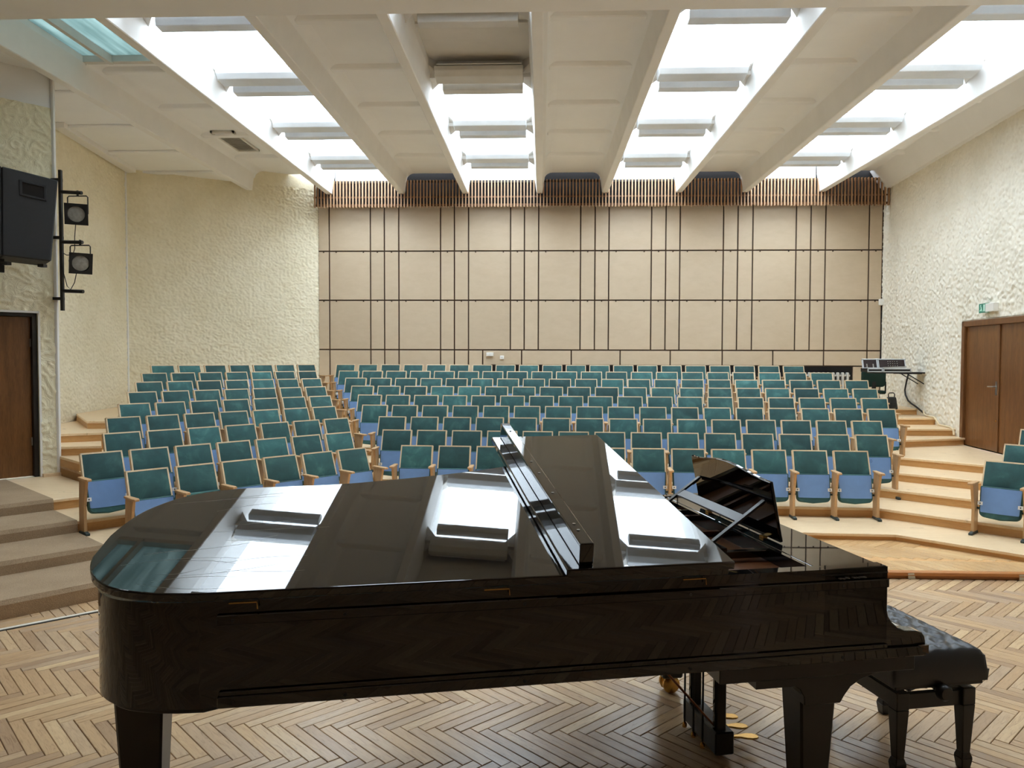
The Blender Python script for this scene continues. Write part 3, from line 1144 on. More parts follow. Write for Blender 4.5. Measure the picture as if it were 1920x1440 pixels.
                    for sx in (-0.55, 0.5):
                        MB().tube([(hw * sx, -0.08, 0.10), (hw * sx, -0.08, 0.24)], 0.008, 6).build('hanger', 'steel', lamp)
            # portal that guides the daylight sampling
            pl = bpy.data.lights.new('skylight_portal', 'AREA')
            pl.shape = 'RECTANGLE'
            pl.size = xb - xa
            pl.size_y = yb - ya
            pl.cycles.is_portal = True
            po = bpy.data.objects.new('skylight_portal', pl)
            COL.objects.link(po)
            po.location = ((xa + xb) / 2, (ya + yb) / 2, ZG + 0.05)
            po['kind'] = 'helper'
    # greenish glazed opening in the left bay
    xa, xb = BX[0] + 0.1, BX[1] - 0.1
    fr = MB().box(xa, xb, 8.66, 8.74, 5.12, 5.34).box(-4.935, -4.885, 6.6, 8.7, 5.10, 5.26).box(xa, xb, 6.6, 6.64, 5.12, 5.34)
    sk = struct(fr.build('window_9', 'grey_paint'), 'greenish glazed roof light near the left beam')
    MB().box(xa, -4.93, 6.62, 8.68, 5.19, 5.2).build('glass_pane', 'green_glass', sk)
    MB().box(-4.89, xb, 6.62, 8.68, 5.19, 5.2).build('glass_pane', 'green_glass', sk)
    # vent grille
    v = tag(empty('ceiling_vent', (-4.82, 12.05, 5.165)), 'grey louvred vent in the ceiling near the left beam', 'vent')
    MB().box(-0.17, 0.17, -0.52, 0.52, 0.0, 0.015).build('backing', 'tape_grey', v)
    fr = MB().box(-0.18, 0.18, -0.54, -0.50, -0.02, 0.01).box(-0.18, 0.18, 0.50, 0.54, -0.02, 0.01).box(-0.18, -0.15, -0.54, 0.54, -0.02, 0.01).box(0.15, 0.18, -0.54, 0.54, -0.02, 0.01)
    fr.build('frame', 'grey_paint', v)
    sl = MB().box(-0.15, 0.15, -0.022, 0.022, -0.012, -0.006).mesh('slat', 'grey_paint')
    for k in range(18):
        o = link('slat', sl, v)
        o.location = (0, -0.47 + k * 0.055, 0)
        o.rotation_euler = (0.35, 0, 0)
    # flat roof above the closed strips, so that no sky leaks in
    mb = MB().box(-9.0, BX[0] - 0.08, -3.0, 15.2, TOP, TOP + 0.1)
    struct(mb.build('ceiling', 'white_paint'), 'roof slab over the left side')


make_ceiling()


# ------------------------------------------------------------------ chairs
P = 0.42


def seat_outline(w0, w1, h, rc, n=5, sag=0.012):
    """rounded tapering outline in (x, v); v runs down"""
    xa0, xb0 = 0.1825 - w0 / 2, 0.1825 + w0 / 2
    xa1, xb1 = 0.1825 - w1 / 2, 0.1825 + w1 / 2
    pts = [(xa0, 0), (xb0, 0)]
    for k in range(n + 1):
        a = pi / 2 * k / n
        pts.append((xb1 - rc + rc * cos(a), h - rc + rc * sin(a) ))
    pts.append((0.1825, h + sag))
    for k in range(n + 1):
        a = pi / 2 + pi / 2 * k / n
        pts.append((xa1 + rc + rc * cos(a), h - rc + rc * sin(a)))
    return pts


def chair_meshes():
    D = {}
    # backrest cushion: bulged front, flat rear
    yb, zb, yt, zt = -0.085, 0.452, -0.004, 0.676
    mb = MB()
    nu, nv = 6, 5
    nrm = Vector((0, -(zt - zb), (yt - yb))).normalized()

    def pt(u, v, off):
        wdt = 0.355 + (0.337 - 0.355) * v
        x = 0.1825 + (u - 0.5) * wdt
        return Vector((x, yb + (yt - yb) * v, zb + (zt - zb) * v)) + nrm * off
    grid = [[pt(i / nu, j / nv, 0.004 + 0.014 * (1 - abs(2 * i / nu - 1) ** 3) * (1 - abs(2 * j / nv - 1) ** 3)) for i in range(nu + 1)] for j in range(nv + 1)]
    vv = [p for row in grid for p in row]
    ff = [(j * (nu + 1) + i, j * (nu + 1) + i + 1, (j + 1) * (nu + 1) + i + 1, (j + 1) * (nu + 1) + i) for j in range(nv) for i in range(nu)]
    mb.add(vv, ff)
    b4 = [pt(0, 0, -0.03), pt(1, 0, -0.03), pt(1, 1, -0.03), pt(0, 1, -0.03)]
    mb.add(b4, [(3, 2, 1, 0)])
    o = len(mb.v) - 4
    mb.f += [tuple([i for i in range(nu + 1)][::-1]) + (o, o + 1), tuple(nv * (nu + 1) + i for i in range(nu + 1)) + (o + 2, o + 3),
             tuple(j * (nu + 1) for j in range(nv + 1)) + (o + 3, o), tuple((j * (nu + 1) + nu) for j in range(nv, -1, -1)) + (o + 1, o + 2)]
    D['backrest'] = mb.mesh('backrest', 'velvet', smooth=True, sharp=50)
    # wooden outline of the back
    mb = MB()
    t = 0.013

    def pf(x, v, off):
        return Vector((x, yb + (yt - yb) * v, zb + (zt - zb) * v)) + nrm * off
    for sgn in (0, 1):
        xs_ = ((0.0005, 0.005) if sgn == 0 else (0.3645, 0.36))
        w = t if sgn == 0 else -t
        a0, a1 = xs_[0], xs_[1]
        q = [pf(a0, -0.45, 0.006), pf(a0 + w, -0.45, 0.006), pf(a1 + w, 1.05, 0.006), pf(a1, 1.05, 0.006), pf(a0, -0.45, -0.034), pf(a0 + w, -0.45, -0.034), pf(a1 + w, 1.05, -0.034), pf(a1, 1.05, -0.034)]
        mb.add(q, [(0, 1, 2, 3), (7, 6, 5, 4), (0, 4, 5, 1), (1, 5, 6, 2), (2, 6, 7, 3), (3, 7, 4, 0)])
    q = [pf(0.005, 1.0, 0.006), pf(0.36, 1.0, 0.006), pf(0.36, 1.055, 0.006), pf(0.005, 1.055, 0.006), pf(0.005, 1.0, -0.034), pf(0.36, 1.0, -0.034), pf(0.36, 1.055, -0.034), pf(0.005, 1.055, -0.034)]
    mb.add(q, [(0, 1, 2, 3), (7, 6, 5, 4), (0, 4, 5, 1), (1, 5, 6, 2), (2, 6, 7, 3), (3, 7, 4, 0)])
    D['back_frame'] = mb.mesh('back_frame', 'frame_wood')
    # tipped-up seat
    top = Vector((0, -0.128, 0.458))
    dv = Vector((0, -0.072, -0.285)).normalized()
    nn = Vector((0, dv.z, -dv.y))
    if nn.y > 0:
        nn = -nn

    def sp(x, v, off):
        return Vector((x, 0, 0)) + top + dv * v + nn * off
    mb = MB()
    mb.extr([sp(x, v, 0.0) for x, v in seat_outline(0.352, 0.338, 0.292, 0.05)], -nn * 0.055)
    D['seat'] = mb.mesh('seat', 'velvet', bevel=0.008)
    mb = MB()
    mb.extr([sp(x, v + 0.012, 0.004) for x, v in seat_outline(0.330, 0.316, 0.236, 0.012, 3, 0.002)], -nn * 0.006)
    D['seat_panel'] = mb.mesh('seat_panel', 'blue_fabric')
    for nm, x in (('l', 0.019), ('r', 0.346)):
        mb = MB()
        c = [sp(x - 0.021, 0.150, 0.0065), sp(x + 0.021, 0.150, 0.0065), sp(x + 0.021, 0.183, 0.0065), sp(x - 0.021, 0.183, 0.0065)]
        mb.extr(c, -nn * 0.004)
        D['tag_' + nm] = mb.mesh('number_tag', 'tag_white')
        mb = MB()
        c = [sp(x - 0.005, 0.161, 0.0075), sp(x + 0.005, 0.161, 0.0075), sp(x + 0.005, 0.173, 0.0075), sp(x - 0.005, 0.173, 0.0075)]
        mb.extr(c, -nn * 0.002)
        D['print_' + nm] = mb.mesh('number', 'tag_print')
    # side upright, arm, foot at x = 0
    mb = MB()
    pr = [(-0.225, 0.012), (-0.22, 0.25), (-0.275, 0.478), (-0.115, 0.478), (-0.10, 0.25), (-0.105, 0.012)]
    mb.extr([(-0.013, y, z) for y, z in pr], (0.026, 0, 0))
    D['upright'] = mb.mesh('upright', 'chair_wood', bevel=0.003)
    mb = MB()
    mb.extr([(x, y, 0.478) for x, y in ((-0.02, -0.10), (0.02, -0.10), (0.028, -0.30), (0.02, -0.335), (-0.02, -0.335), (-0.028, -0.30))], (0, 0, 0.02))
    D['armrest'] = mb.mesh('armrest', 'chair_wood', bevel=0.004)
    mb = MB()
    mb.extr([(-0.018, y, z) for y, z in ((-0.285, 0.0), (-0.285, 0.022), (-0.235, 0.03), (-0.11, 0.026), (-0.095, 0.0))], (0.036, 0, 0))
    D['foot'] = mb.mesh('foot', 'green_iron', bevel=0.004)
    # pivot bar that ties seat to upright
    mb = MB().tube([(-0.02, -0.14, 0.245), (0.385, -0.14, 0.245)], 0.011, 6)
    D['pivot_bar'] = mb.mesh('pivot_bar', 'green_iron')
    return D


CH = chair_meshes()


def make_chair(loc, rz, label, group, last=False, number=None, bare=False):
    root = empty('auditorium_chair', loc, rz)
    tag(root, label, 'chair', group)
    link('backrest', CH['backrest'], root)
    link('back_frame', CH['back_frame'], root)
    se = link('seat', CH['seat'], root)
    if not bare:
        link('seat_panel', CH['seat_panel'], se)
    for s_ in ('l', 'r') if not bare else ():
        link('number_tag', CH['tag_' + s_], se)
        link('tag_number', CH['print_' + s_], se)
    link('pivot_bar', CH['pivot_bar'], root)
    if number:
        tx = bpy.data.curves.new('painted_number', 'FONT')
        tx.body = number
        tx.size = 0.05
        tx.extrude = 0.0004
        tx.materials.append(MATS['faded_ink'])
        tmp = link('painted_number_text', tx)
        me = bpy.data.meshes.new_from_object(tmp.evaluated_get(bpy.context.evaluated_depsgraph_get()))
        bpy.data.objects.remove(tmp)
        o = link('painted_number', me, se)
        dv = Vector((0, -0.072, -0.285)).normalized()
        nn = Vector((0, dv.z, -dv.y))
        p = Vector((0.10, -0.128, 0.458)) + dv * 0.07 + nn * 0.0052
        o.matrix_local = Matrix(((1, 0, 0, p.x), (0, -dv.y, nn.y, p.y), (0, -dv.z, nn.z, p.z), (0, 0, 0, 1)))
    for x in ((-0.0275, 0.3925) if last else (-0.0275,)):
        for nm in ('upright', 'armrest', 'foot'):
            o = link(nm, CH[nm], root)
            o.location = (x, 0, 0)
    return root


OFF_L = [0.0, -0.145, 0.268, 0.52, 0.881, 1.225, 1.566, 1.899, 2.288]
N_L = [6, 7, 7, 7, 7, 7, 7, 7, 7]
OFF_M = [0.0, -0.384, -0.609, -1.02, -1.278, -1.581, -1.887, -2.21, -2.476]
N_M = [12, 14, 15, 17, 18, 19, 20, 20, 20]
ROWN = ['front row', 'second row', 'third row', 'fourth row', 'fifth row', 'sixth row', 'seventh row', 'eighth row', 'back row']
for i in range(9):
    for k in range(N_L[i]):
        p = PL0 + nL * (0.661 * i) + dL * (OFF_L[i] + k * P)
        make_chair((p.x, p.y, T[i]), aL, 'teal %sseat, left block, %s, %s from its left end' % ('tip-up ' if (i, k) != (0, 1) else 'panelless ', ROWN[i], ORD[k]), 'seats of the left block, ' + ROWN[i], k == N_L[i] - 1, None, (i, k) == (0, 1))
    for k in range(N_M[i]):
        p = PM0 + nM * (0.682 * i) + dM * (OFF_M[i] + k * P)
        make_chair((p.x, p.y, T[i]), aM, 'teal tip-up seat, wide middle block, %s, %s from its left end' % (ROWN[i], ORD[k]), 'seats of the middle block, ' + ROWN[i], k == N_M[i] - 1, '20' if (i, k) == (1, 13) else None)
for i, (x, y) in enumerate(((4.243, 7.51), (4.715, 8.005), (5.187, 8.524))):
    make_chair((x, y, T[i]), aR, 'teal tip-up seat at the right picture edge, %s, below the brown double door' % ROWN[i], 'seats of the right block', True)

# ------------------------------------------------------------------ grand piano (local x: towards the keyboard, y: away from the camera)
PA = radians(12.6)
PK = (1.456, 2.945)
RIM = 1.0
LID_T = radians(9.4)


def smooth_curve(pts, n=6):
    """Catmull-Rom through pts"""
    out = []
    for i in range(len(pts) - 1):
        p0 = Vector(pts[max(0, i - 1)])
        p1, p2 = Vector(pts[i]), Vector(pts[i + 1])
        p3 = Vector(pts[min(len(pts) - 1, i + 2)])
        for k in range(n):
            t = k / n
            out.append(0.5 * ((2 * p1) + (p2 - p0) * t + (2 * p0 - 5 * p1 + 4 * p2 - p3) * t * t + (3 * p1 - p0 - 3 * p2 + p3) * t ** 3))
    out.append(Vector(pts[-1]))
    return [(p.x, p.y) for p in out]


TAILC = [(-2.60, 0.0), (-2.74, 0.018), (-2.88, 0.075), (-2.97, 0.18), (-3.015, 0.32), (-3.02, 0.47), (-2.985, 0.70), (-2.92, 0.84), (-2.82, 0.945), (-2.66, 1.01), (-2.42, 1.03), (-2.17, 1.045),
         (-1.75, 1.135), (-1.43, 1.24), (-1.15, 1.40), (-0.95, 1.53), (-0.80, 1.60)]


def make_piano():
    root = tag(empty('grand_piano', (PK[0], PK[1], 0), PA), 'black lacquered concert grand piano on the parquet', 'piano')
    B = 'piano_black'
    curve = smooth_curve(TAILC, 9)
    # ---- case rim (outline pulled in a little from the lid)
    cl = [(t if t > -2.6 else -2.6 + (t + 2.6) * 0.95, w * 0.972) for t, w in curve]
    out = [(-0.16, 0.0)] + cl + [(-0.5, 1.572), (-0.16, 1.58)]

    def off(poly, d):
        n = len(poly)
        res = []
        for i in range(n):
            a, b, c = Vector(poly[i - 1]) if i else None, Vector(poly[i]), Vector(poly[i + 1]) if i < n - 1 else None
            t = ((b - a).normalized() if a else Vector((0, 0))) + ((c - b).normalized() if c else Vector((0, 0)))
            t.normalize()
            nn = Vector((t.y, -t.x))      # right of travel = inside (outline runs clockwise seen from above)
            res.append((b.x + nn.x * d, b.y + nn.y * d))
        return res
    inn = off(out, 0.055)
    mb = MB()
    n = len(out)
    z0, z1 = 0.655, RIM
    V = [(p[0], p[1], z0) for p in out] + [(p[0], p[1], z1) for p in out] + [(p[0], p[1], z0) for p in inn] + [(p[0], p[1], z1) for p in inn]
    F = []
    for i in range(n - 1):
        F += [(i, i + 1, n + i + 1, n + i), (2 * n + i, 3 * n + i, 3 * n + i + 1, 2 * n + i + 1), (n + i, n + i + 1, 3 * n + i + 1, 3 * n + i), (i, 2 * n + i, 2 * n + i + 1, i + 1)]
    F += [(0, n, 3 * n, 2 * n), (n - 1, 3 * n - 1, 4 * n - 1, 2 * n - 1)]
    mb.add(V, F)
    case = mb.build('case', B, root, smooth=True, sharp=30)
    MB().slab(off(out, 0.03), 0.67, 0.70).build('bottom_board', 'piano_satin', root)
    inside = [p for p in off(out, 0.05) if p[0] < -0.45]
    MB().slab(inside, 0.86, 0.875).build('soundboard', 'spruce', root)
    # moulding strips on the spine and the pale dust line above the upper one
    MB().box(-2.55, -0.16, -0.014, 0.0, 0.925, 0.957).build('upper_moulding', B, case, bevel=0.003)
    MB().box(-2.55, 0.0, -0.016, 0.0, 0.657, 0.694).build('lower_moulding', B, case, bevel=0.003)
    MB().box(-2.545, -0.16, -0.010, 0.0, 0.694, 0.709).build('lower_bead', B, case, bevel=0.002)
    for t in (-2.5, -2.15, -1.55, -0.95, -0.35):
        MB().tube([(t, -0.0145, 0.94), (t, -0.016, 0.94)], 0.006, 8).build('screw', 'matte_black', case)
        MB().tube([(t, -0.0165, 0.674), (t, -0.018, 0.674)], 0.006, 8).build('screw', 'matte_black', case)
    # tail plate below the rim
    tp = [(t, w) for t, w in off(out, 0.02) if t < -2.38 and w < 1.0]
    MB().slab(tp + [(-2.38, 0.95), (-2.42, 0.1)], 0.632, 0.66).build('tail_plate', 'piano_satin', root, bevel=0.004)
    # ---- cheeks
    prof = [(-0.42, RIM), (-0.165, RIM + 0.004), (-0.16, 0.99), (-0.16, 0.84), (-0.152, 0.81), (-0.135, 0.785), (-0.11, 0.764), (-0.08, 0.752), (-0.03, 0.747), (-0.008, 0.740), (0.004, 0.725),
            (0.008, 0.70), (0.008, 0.657), (-0.42, 0.657)]
    for w in (0.0, 1.525):
        ck = MB().extr([(t, w, z) for t, z in prof], (0, 0.055, 0)).build('cheek', B, root, bevel=0.003)
        if w == 0.0:
            MB().extr([(-0.43, -0.004, z) for z in (0.979, 0.981)] and [(-0.43, -0.003, 0.978), (-0.16, -0.003, 0.978), (-0.16, -0.003, 0.982), (-0.43, -0.003, 0.982)], (0, 0.004, 0)).build('groove', 'matte_black', ck)
            ch = MB()
            ch.extr([(0.0085, -0.0165, 0.697), (-0.03, -0.0165, 0.694), (-0.012, -0.0165, 0.684), (-0.02, -0.0165, 0.675), (0.0085, -0.0165, 0.664)], (0, 0.012, 0))
            ch.build('chipped_corner', 'worn_chip', ck)
            # faint white painted lettering, too worn to read
            rnd = random.Random(3)
            mk = MB()
            x = -0.366
            for wl_ in ((0.012, 0.007, 0.012, 0.011), (0.011, 0.011, 0.012, 0.011, 0.010)):
                for lw in wl_:
                    for s_ in range(2):
                        xa = x + s_ * lw * 0.5
                        zz = 0.9640 + rnd.uniform(0, 0.003)
                        hh = rnd.uniform(0.002, 0.004)
                        mk.box(xa, xa + lw * 0.32, -0.0145, -0.0005, zz, zz + hh)
                    x += lw
                x += 0.014
            mk.build('lettering', 'scratch', ck)
    # ---- keybed, keyslip, fallboard, keys, flat top, wrest plank
    MB().box(-0.82, -0.02, 0.02, 1.56, 0.59, 0.657).build('keybed', 'piano_satin', root, bevel=0.003)
    MB().box(-0.035, -0.012, 0.055, 1.525, 0.657, 0.728).build('key_slip', B, root, bevel=0.003)
    kb = MB()
    nk = 52
    for k in range(nk):
        wd = 1.40 / nk
        kb.box(-0.185, -0.04, 0.09 + k * wd + 0.0006, 0.09 + (k + 1) * wd - 0.0006, 0.715, 0.738)
    kb.build('keyboard', 'ivory', root)
    MB().box(-0.20, -0.16, 0.055, 1.525, 0.73, RIM - 0.01).build('fallboard', B, root, bevel=0.006)
    MB().box(-0.43, -0.165, 0.055, 1.525, RIM - 0.03, RIM - 0.002).build('music_shelf', B, root, bevel=0.003)
    MB().box(-0.80, -0.43, 0.055, 1.525, 0.93, 0.94).build('pin_block', 'spruce', root)
    MB().box(-0.45, -0.42, 0.055, 1.525, 0.86, RIM - 0.004).build('stretcher', B, root)
    for w in (0.45, 0.8, 1.15):
        MB().box(-0.79, -0.44, w, w + 0.03, 0.94, 0.965).build('plate_strut', 'spruce', root)
    # desk slide rails
    for w in (0.36, 1.20):
        MB().box(-0.78, -0.44, w, w + 0.035, 0.955, 0.985).build('slide_rail', B, root, bevel=0.003)
    MB().box(-0.66, -0.63, 0.36, 1.235, 0.985, 1.0).build('slide_bar', B, root)
    # ---- music desk (leans towards the tail); outline in (w, height)
    y0, y1 = 0.40, 1.20
    prof = [(y0, 0.0), (y0, 0.262)]
    N = 16
    for k in range(1, N):
        f = k / N
        w = y0 + (y1 - y0) * f
        prof.append((w, 0.262 + 0.012 * f + 0.034 * (sin(pi * min(1, f * 1.02)) ** 2) * (0.7 + 0.5 * f)))
    prof += [(y1, 0.276), (y1, 0.0)]
    lean = radians(11)
    bx, bz = -0.372, RIM + 0.002
    desk = MB().extr([(bx - h * sin(lean), w, bz + h * cos(lean)) for w, h in prof], (0.016 * cos(lean), 0, 0.016 * sin(lean))).build('music_desk', B, root, bevel=0.003)
    for w in (0.47, 1.13):
        h = 0.17
        a = Vector((bx - h * sin(lean) - 0.004, w, bz + h * cos(lean)))
        b = Vector((-0.645, w, 1.0))
        d = (b - a).normalized()
        s_ = Vector((0, 1, 0))
        q = d.cross(s_)
        mb = MB()
        mb.add([a + s_ * x + q * y for x, y in ((-0.012, -0.005), (0.012, -0.005), (0.012, 0.005), (-0.012, 0.005))] + [b + s_ * x + q * y for x, y in ((-0.012, -0.005), (0.012, -0.005), (0.012, 0.005), (-0.012, 0.005))],
               [(0, 1, 2, 3), (7, 6, 5, 4), (0, 4, 5, 1), (1, 5, 6, 2), (2, 6, 7, 3), (3, 7, 4, 0)])
        st = mb.build('desk_prop', 'piano_satin', desk)
        MB().tube([a + d * 0.01 + q * 0.006, a + d * 0.05 + q * 0.006], 0.007, 6).build('prop_pin', 'brass', desk)
    h = 0.115
    a = (-0.372 - 0.30 * 0.42, 0, 1.0 + 0.17 * 0.62)
    m_ = (bx - 0.17 * sin(lean)) * 0.55 + (-0.645) * 0.45
    mz = (bz + 0.17 * cos(lean)) * 0.55 + 1.0 * 0.45
    MB().box(m_ - 0.024, m_ + 0.024, 0.47, 1.13, mz - 0.005, mz + 0.005, Matrix.Translation((m_, 0, mz)) @ Matrix.Rotation(radians(-32), 4, 'Y') @ Matrix.Translation((-m_, 0, -mz))).build('prop_bar', 'piano_satin', desk, bevel=0.002)
    for w in (0.5, 1.05):
        MB().box(bx - 0.022, bx - 0.002, w, w + 0.035, RIM - 0.001, RIM + 0.008).build('hinge', 'brass', desk)
    # ---- lid and its folded front flap, hinged along the spine, propped a little open
    ML_ = Matrix.Translation((0, -0.012, RIM + 0.003)) @ Matrix.Rotation(LID_T, 4, 'X')

    def lidp(t, w, z):
        return ML_ @ Vector((t, w, z))
    lo = [(-0.805, 0.0)] + curve + [(-0.805, 1.605)]
    kmin = min(range(len(curve)), key=lambda k: curve[k][0])
    lower, upper = curve[:kmin + 1][::-1] + [(-0.805, 0.0)], curve[kmin:] + [(-0.805, 1.605)]

    def wat(line, t):
        for a, b in zip(line, line[1:]):
            if a[0] <= t <= b[0]:
                return a[1] + (b[1] - a[1]) * (t - a[0]) / max(1e-9, b[0] - a[0])
        return line[-1][1]
    ts = sorted(set([round(p[0], 5) for p in curve] + [-0.805]))
    t0_ = ts[0] + 0.007
    keep = [t0_]
    for t in ts[1:]:
        if t - keep[-1] > 0.006:
            keep.append(t)
    keep[-1] = -0.805
    mb = MB()
    vv, ff = [], []
    for t in keep:
        for z in (0.0, 0.03):
            vv += [lidp(t, wat(lower, t), z), lidp(t, wat(upper, t), z)]
    for k in range(len(keep) - 1):
        a, b = 4 * k, 4 * k + 4
        ff += [(a, a + 1, b + 1, b), (a + 2, b + 2, b + 3, a + 3), (a, b, b + 2, a + 2), (a + 1, a + 3, b + 3, b + 1)]
    e = 4 * (len(keep) - 1)
    ff += [(0, 2, 3, 1), (e, e + 1, e + 3, e + 2)]
    mb.add(vv, ff)
    lid = mb.build('lid', B, root, bevel=0.009, seg=3)
    fl = MB().extr([lidp(t, w, 0.034) for t, w in ((-1.412, -0.03), (-0.80, -0.03), (-0.80, 1.69), (-1.41, 1.675))], lidp(0, 0, 0.03) - lidp(0, 0, 0))
    flap = fl.build('lid_flap', B, lid, bevel=0.005, seg=2)
    fb = MB().extr([lidp(t, w, 0.065) for t, w in ((-1.362, 0.0), (-1.312, 0.0), (-1.312, 1.67), (-1.362, 1.67))], lidp(0, 0, 0.078) - lidp(0, 0, 0))
    fb.build('lid_lip', B, lid, bevel=0.004, seg=2)
    for w in (0.12, 0.18, 0.52, 0.78, 0.95, 1.5):
        c = lidp(-1.337, w, 0.144)
        MB().tube([c, c + Vector((0, 0, 0.0015))], 0.006, 8).build('screw', 'steel', lid)
    for w in (0.15, 0.8, 1.4):
        MB().tube([lidp(-0.803, w, 0.032), lidp(-0.803, w + 0.1, 0.032)], 0.006, 8).build('flap_hinge', 'brass', lid)
    # hairline scratches near the tail
    rs = random.Random(11)
    sc = MB()
    for k in range(16):
        t0, w0 = rs.uniform(-2.9, -2.35), rs.uniform(0.08, 0.85)
        ln, sl, bow = rs.uniform(0.12, 0.45), rs.uniform(-0.25, 0.35), rs.uniform(-0.03, 0.03)
        pts = []
        for j in range(7):
            f = j / 6
            pts.append(lidp(t0 + ln * f, w0 + sl * ln * f + bow * sin(pi * f), 0.0302))
        sc.tube(pts, [0.0001, 0.0002, 0.0003, 0.0004, 0.0003, 0.0002, 0.0001], 4)
    sc.build('scratches', 'tag_white', lid)['kind'] = 'stuff'
    # spine hinges
    for t in (-2.46, -1.64, -0.93):
        hg = MB().tube([(t - 0.05, -0.016, RIM - 0.004), (t + 0.035, -0.016, RIM - 0.004), (t + 0.037, -0.017, RIM - 0.026)], 0.0026, 6)
        hg.build('lid_hinge', 'brass', root)
    # short prop holding the lid
    pt_ = lidp(-1.0, 1.35, 0.0)
    MB().tube([(-1.0, 1.46, RIM - 0.05), (pt_.x, pt_.y, pt_.z)], 0.012, 8).build('lid_prop', B, root)
    # ---- legs
    def leg(name, t, w, top):
        lg = MB()
        lg.taper(t - 0.055, t + 0.055, w - 0.055, w + 0.055, 0.085, t - 0.08, t + 0.08, w - 0.08, w + 0.08, top)
        o = lg.build('leg', 'piano_satin', root, bevel=0.008)
        c = MB()
        c.tube([(t, w, 0.10), (t, w, 0.06)], 0.022, 12)
        c.box(t - 0.028, t + 0.028, w - 0.008, w + 0.008, 0.03, 0.085)
        for s_ in (-1, 1):
            c.lathe([(0.0, -0.014), (0.016, -0.016), (0.02, -0.012), (0.036, -0.014), (0.046, -0.008), (0.046, 0.008), (0.036, 0.014), (0.0, 0.014)], 20,
                    Matrix.Translation((t, w + s_ * 0.026, 0.046)) @ Matrix.Rotation(pi / 2, 4, 'X'))
        c.build('caster', 'brass', o, smooth=True)
        return o
    leg('leg', -0.38, 0.16, 0.60)
    leg('leg', -0.50, 1.28, 0.60)
    leg('leg', -2.845, 0.28, 0.64)
    # shaped bracket above the bass leg
    br = [(-0.62, 0.60), (-0.62, 0.549), (-0.50, 0.546), (-0.475, 0.53), (-0.458, 0.50), (-0.455, 0.465), (-0.305, 0.465), (-0.29, 0.49), (-0.262, 0.525), (-0.22, 0.55), (-0.17, 0.566), (-0.09, 0.58), (-0.02, 0.592), (-0.02, 0.60)]
    MB().extr([(t, 0.06, z) for t, z in br], (0, 0.10, 0)).build('leg_bracket', 'piano_satin', root, bevel=0.003)
    MB().extr([(t, 1.20, z) for t, z in br], (0, 0.12, 0)).build('leg_bracket', 'piano_satin', root, bevel=0.003)
    MB().box(-0.66, -0.50, 0.05, 0.34, 0.548, 0.60).build('leg_plate', 'piano_satin', root)
    # ---- pedal lyre
    ly = MB().box(-0.575, -0.485, 0.56, 0.92, 0.022, 0.125).build('lyre_box', 'piano_satin', root, bevel=0.006)
    for w in (0.60, 0.86):
        MB().box(-0.56, -0.515, w - 0.02, w + 0.02, 0.12, 0.60).build('lyre_column', 'piano_satin', ly, bevel=0.004)
        MB().box(-0.567, -0.562, w - 0.008, w + 0.008, 0.12, 0.60).build('lyre_fillet', B, ly)
    for k, w in enumerate((0.64, 0.74, 0.84)):
        MB().tube([(-0.60, w, 0.05), (-0.60, w, 0.60)], 0.005, 6).build('pedal_rod', 'matte_black', ly)
        MB().lathe([(0.004, 0.0), (0.011, 0.004), (0.011, 0.02), (0.004, 0.03)], 10, Matrix.Translation((-0.60, w, 0.02))).build('rod_nut', 'brass', ly, smooth=True)
        pd = MB()
        N = 10
        pts = [(-0.49, -0.012), (-0.42, -0.012), (-0.395, -0.022), (-0.37, -0.026), (-0.345, -0.022), (-0.33, -0.010), (-0.33, 0.010), (-0.345, 0.022), (-0.37, 0.026), (-0.395, 0.022), (-0.42, 0.012), (-0.49, 0.012)]
        pd.extr([(t, w + q, 0.062 - (t + 0.49) * 0.10) for t, q in pts], (0, 0, 0.009))
        pd.build('pedal', 'brass', ly, bevel=0.002)
    for w in (0.60, 0.70):
        MB().tube([(-0.545, w, 0.12), (-1.02, w + 0.02, 0.66)], 0.0048, 8).build('lyre_brace', 'copper', ly)
    return root


make_piano()


